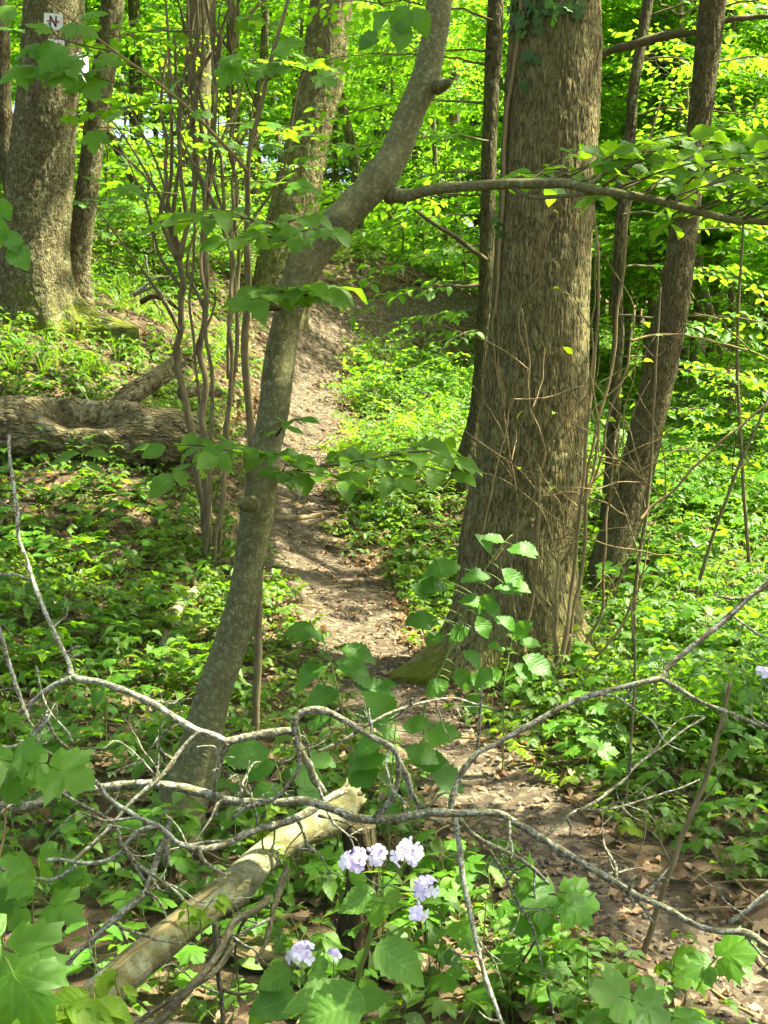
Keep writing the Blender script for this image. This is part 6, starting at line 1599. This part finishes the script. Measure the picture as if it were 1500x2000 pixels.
shoot('maple seedling with three leaves on the lower path edge', 'sapling', [(1335, 1970), (1345, 1930), (1380, 1900)], 3.05, MAPLE_M, [(1390, 1880, 190, .08), (1400, 1870, 30, .09), (1415, 1855, 15, .08), (1370, 1890, -160, .075), (1425, 1880, -20, .07)], .09, 9, B_darktwig)
shoot('maple seedling with large leaves at the bottom edge near the path', 'sapling', [(1245, 2090), (1240, 2010), (1235, 1960)], 2.75, MAPLE_M, [(1230, 1950, 150, .12), (1240, 1955, -25, .11), (1240, 1990, 200, .1), (1320, 1985, -10, .09), (1250, 2000, -30, .11), (1210, 1990, 220, .1)], .1, 10, M_redstem)
shoot('single round maple leaf seedling beside the lower path', 'sapling', [(1318, 1930), (1316, 1890)], 3.3, MAPLE_M, [(1316, 1885, 60, .085), (1318, 1890, 200, .06)], .08, 11, M_redstem)
shoot('maple leaves on a twig over the herbs left of the lower path', 'sapling', [(1010, 1900), (1050, 1830), (1080, 1770), (1090, 1740)], 3.2, MAPLE_M, [(1085, 1745, 170, .11), (1095, 1740, -10, .12), (1075, 1760, 200, .11), (1105, 1760, -30, .1), (1060, 1790, 190, .09), (1040, 1720, 120, .08)], .1, 12, B_darktwig)
shoot('two-leaved pointed seedling standing before the rotting log', 'sapling', [(158, 960), (160, 915), (162, 885), (165, 868)], 8.0, HERB_M, [(160, 885, 185, .18), (165, 885, 5, .18), (165, 870, 60, .07), (160, 905, 200, .12), (165, 905, -10, .12)], .1, 13, M_stem)

# near seedlings, one by one
qs = np.random.default_rng(55); taken = []
def wh(px, py):
    if py < 1080: return 'below the rotting log'
    if px < 420 and py < 1480: return 'in the herbs left of the bent tree'
    if px < 520: return 'in the litter under the dead branches'
    if px > 1050 and py < 1480: return 'in the herbs right of the furrowed tree'
    if px > 1050: return 'in the herbs right of the lower path'
    return 'in the herbs left of the lower path'
n_s = 0
for _ in range(900):
    px = qs.uniform(-20, 1520); py = qs.uniform(960, 1990); d = on_ground(px, py); p = P(px, py, d)
    if path_dist(p[0], p[1])[0] < .36 or any(math.hypot(p[0] - a, p[1] - b) < .13 + .012 * d for a, b in taken) or (880 < px < 1160 and py < 1330): continue
    if px < 400 and py < 1400: kind = 'maple' if qs.random() < .8 else 'herb'
    else: kind = 'maple' if qs.random() < .42 else ('hazel' if qs.random() < .4 else 'herb')
    taken.append((p[0], p[1])); n_s += 1
    b = np.array([p[0], p[1], h1(p[0], p[1])]); hg = qs.uniform(.10, .26) * (1.15 if d > 5 else .85)
    ml = {'maple': MAPLE_M, 'hazel': HAZEL_M, 'herb': HERB_M}[kind]; desc = {'maple': 'young maple seedling with lobed leaves ', 'hazel': 'young elm seedling with toothed leaves ', 'herb': 'narrow-leaved herb standing '}[kind]
    t = Thing('seedling' if kind != 'herb' else 'herb', desc + wh(px, py), 'seedling' if kind != 'herb' else 'herb', b, desc.strip() + 's ' + wh(px, py))
    NAMED.append((t.o, {'maple': 'maple seedling ', 'hazel': 'elm seedling ', 'herb': 'narrow-leaved herb '}[kind] + floor_place(px, py), px, d))
    tp = b + [qs.normal(0, .02), qs.normal(0, .02), hg]
    s_ = t.tube('stem', [b, (b + tp) / 2 + qs.normal(0, .006, 3), tp], [.002, .0018, .0012], M_redstem if kind == 'maple' else M_stem, 5, 8)
    lv = {'maple': 3, 'hazel': 3, 'herb': 3}[kind]; a0 = qs.uniform(0, 6.28)
    for l_ in range(lv):
        q_ = b + (tp - b) * (1 - l_ * .27)
        for k in (0, math.pi):
            a = a0 + l_ * 1.57 + k + qs.normal(0, .2); pl_ = {'maple': qs.uniform(.03, .06), 'hazel': .01, 'herb': .005}[kind]
            dr = np.array([math.cos(a), math.sin(a), 0]); e = q_ + dr * pl_ + [0, 0, .012]
            sz = {'maple': qs.uniform(.045, .09), 'hazel': qs.uniform(.04, .08), 'herb': qs.uniform(.045, .075)}[kind]
            leaf_on(t, s_, ml, e, dr + [0, 0, -.15 + qs.normal(0, .12)], np.array([qs.normal(0, .25), qs.normal(-.15, .25), 1]), sz)
    if n_s >= 120: break

# single dry leaves one can pick out on the path
for i in range(90):
    k = qs.integers(20, 360); tt = qs.uniform(-1.5, 1.5); xy1 = PC[k] + Nn[k] * tt * path_half(sal[k])
    zz = h1(*xy1) + .026; a = qs.uniform(0, 6.28)
    o = bpy.data.objects.new('fallen_leaf', DRY_M[qs.integers(len(DRY_M))]); link(o)
    o.matrix_world = Matrix(mat4([xy1[0], xy1[1], zz], [math.cos(a), math.sin(a), .05], [qs.normal(0, .3), qs.normal(0, .3), 1], qs.uniform(.03, .055)))
    tag(o, 'dry beige leaf lying on or beside the dirt path', 'leaf', 'dry leaves along the path')
    bx, by_ = to_px(xy1[0], xy1[1], zz); NAMED.append((o, 'dry path leaf ' + (floor_place(bx, by_) if bx < 1520 and by_ < 2010 else 'beyond the edge of view'), bx, xy1[1]))

settle_labels()
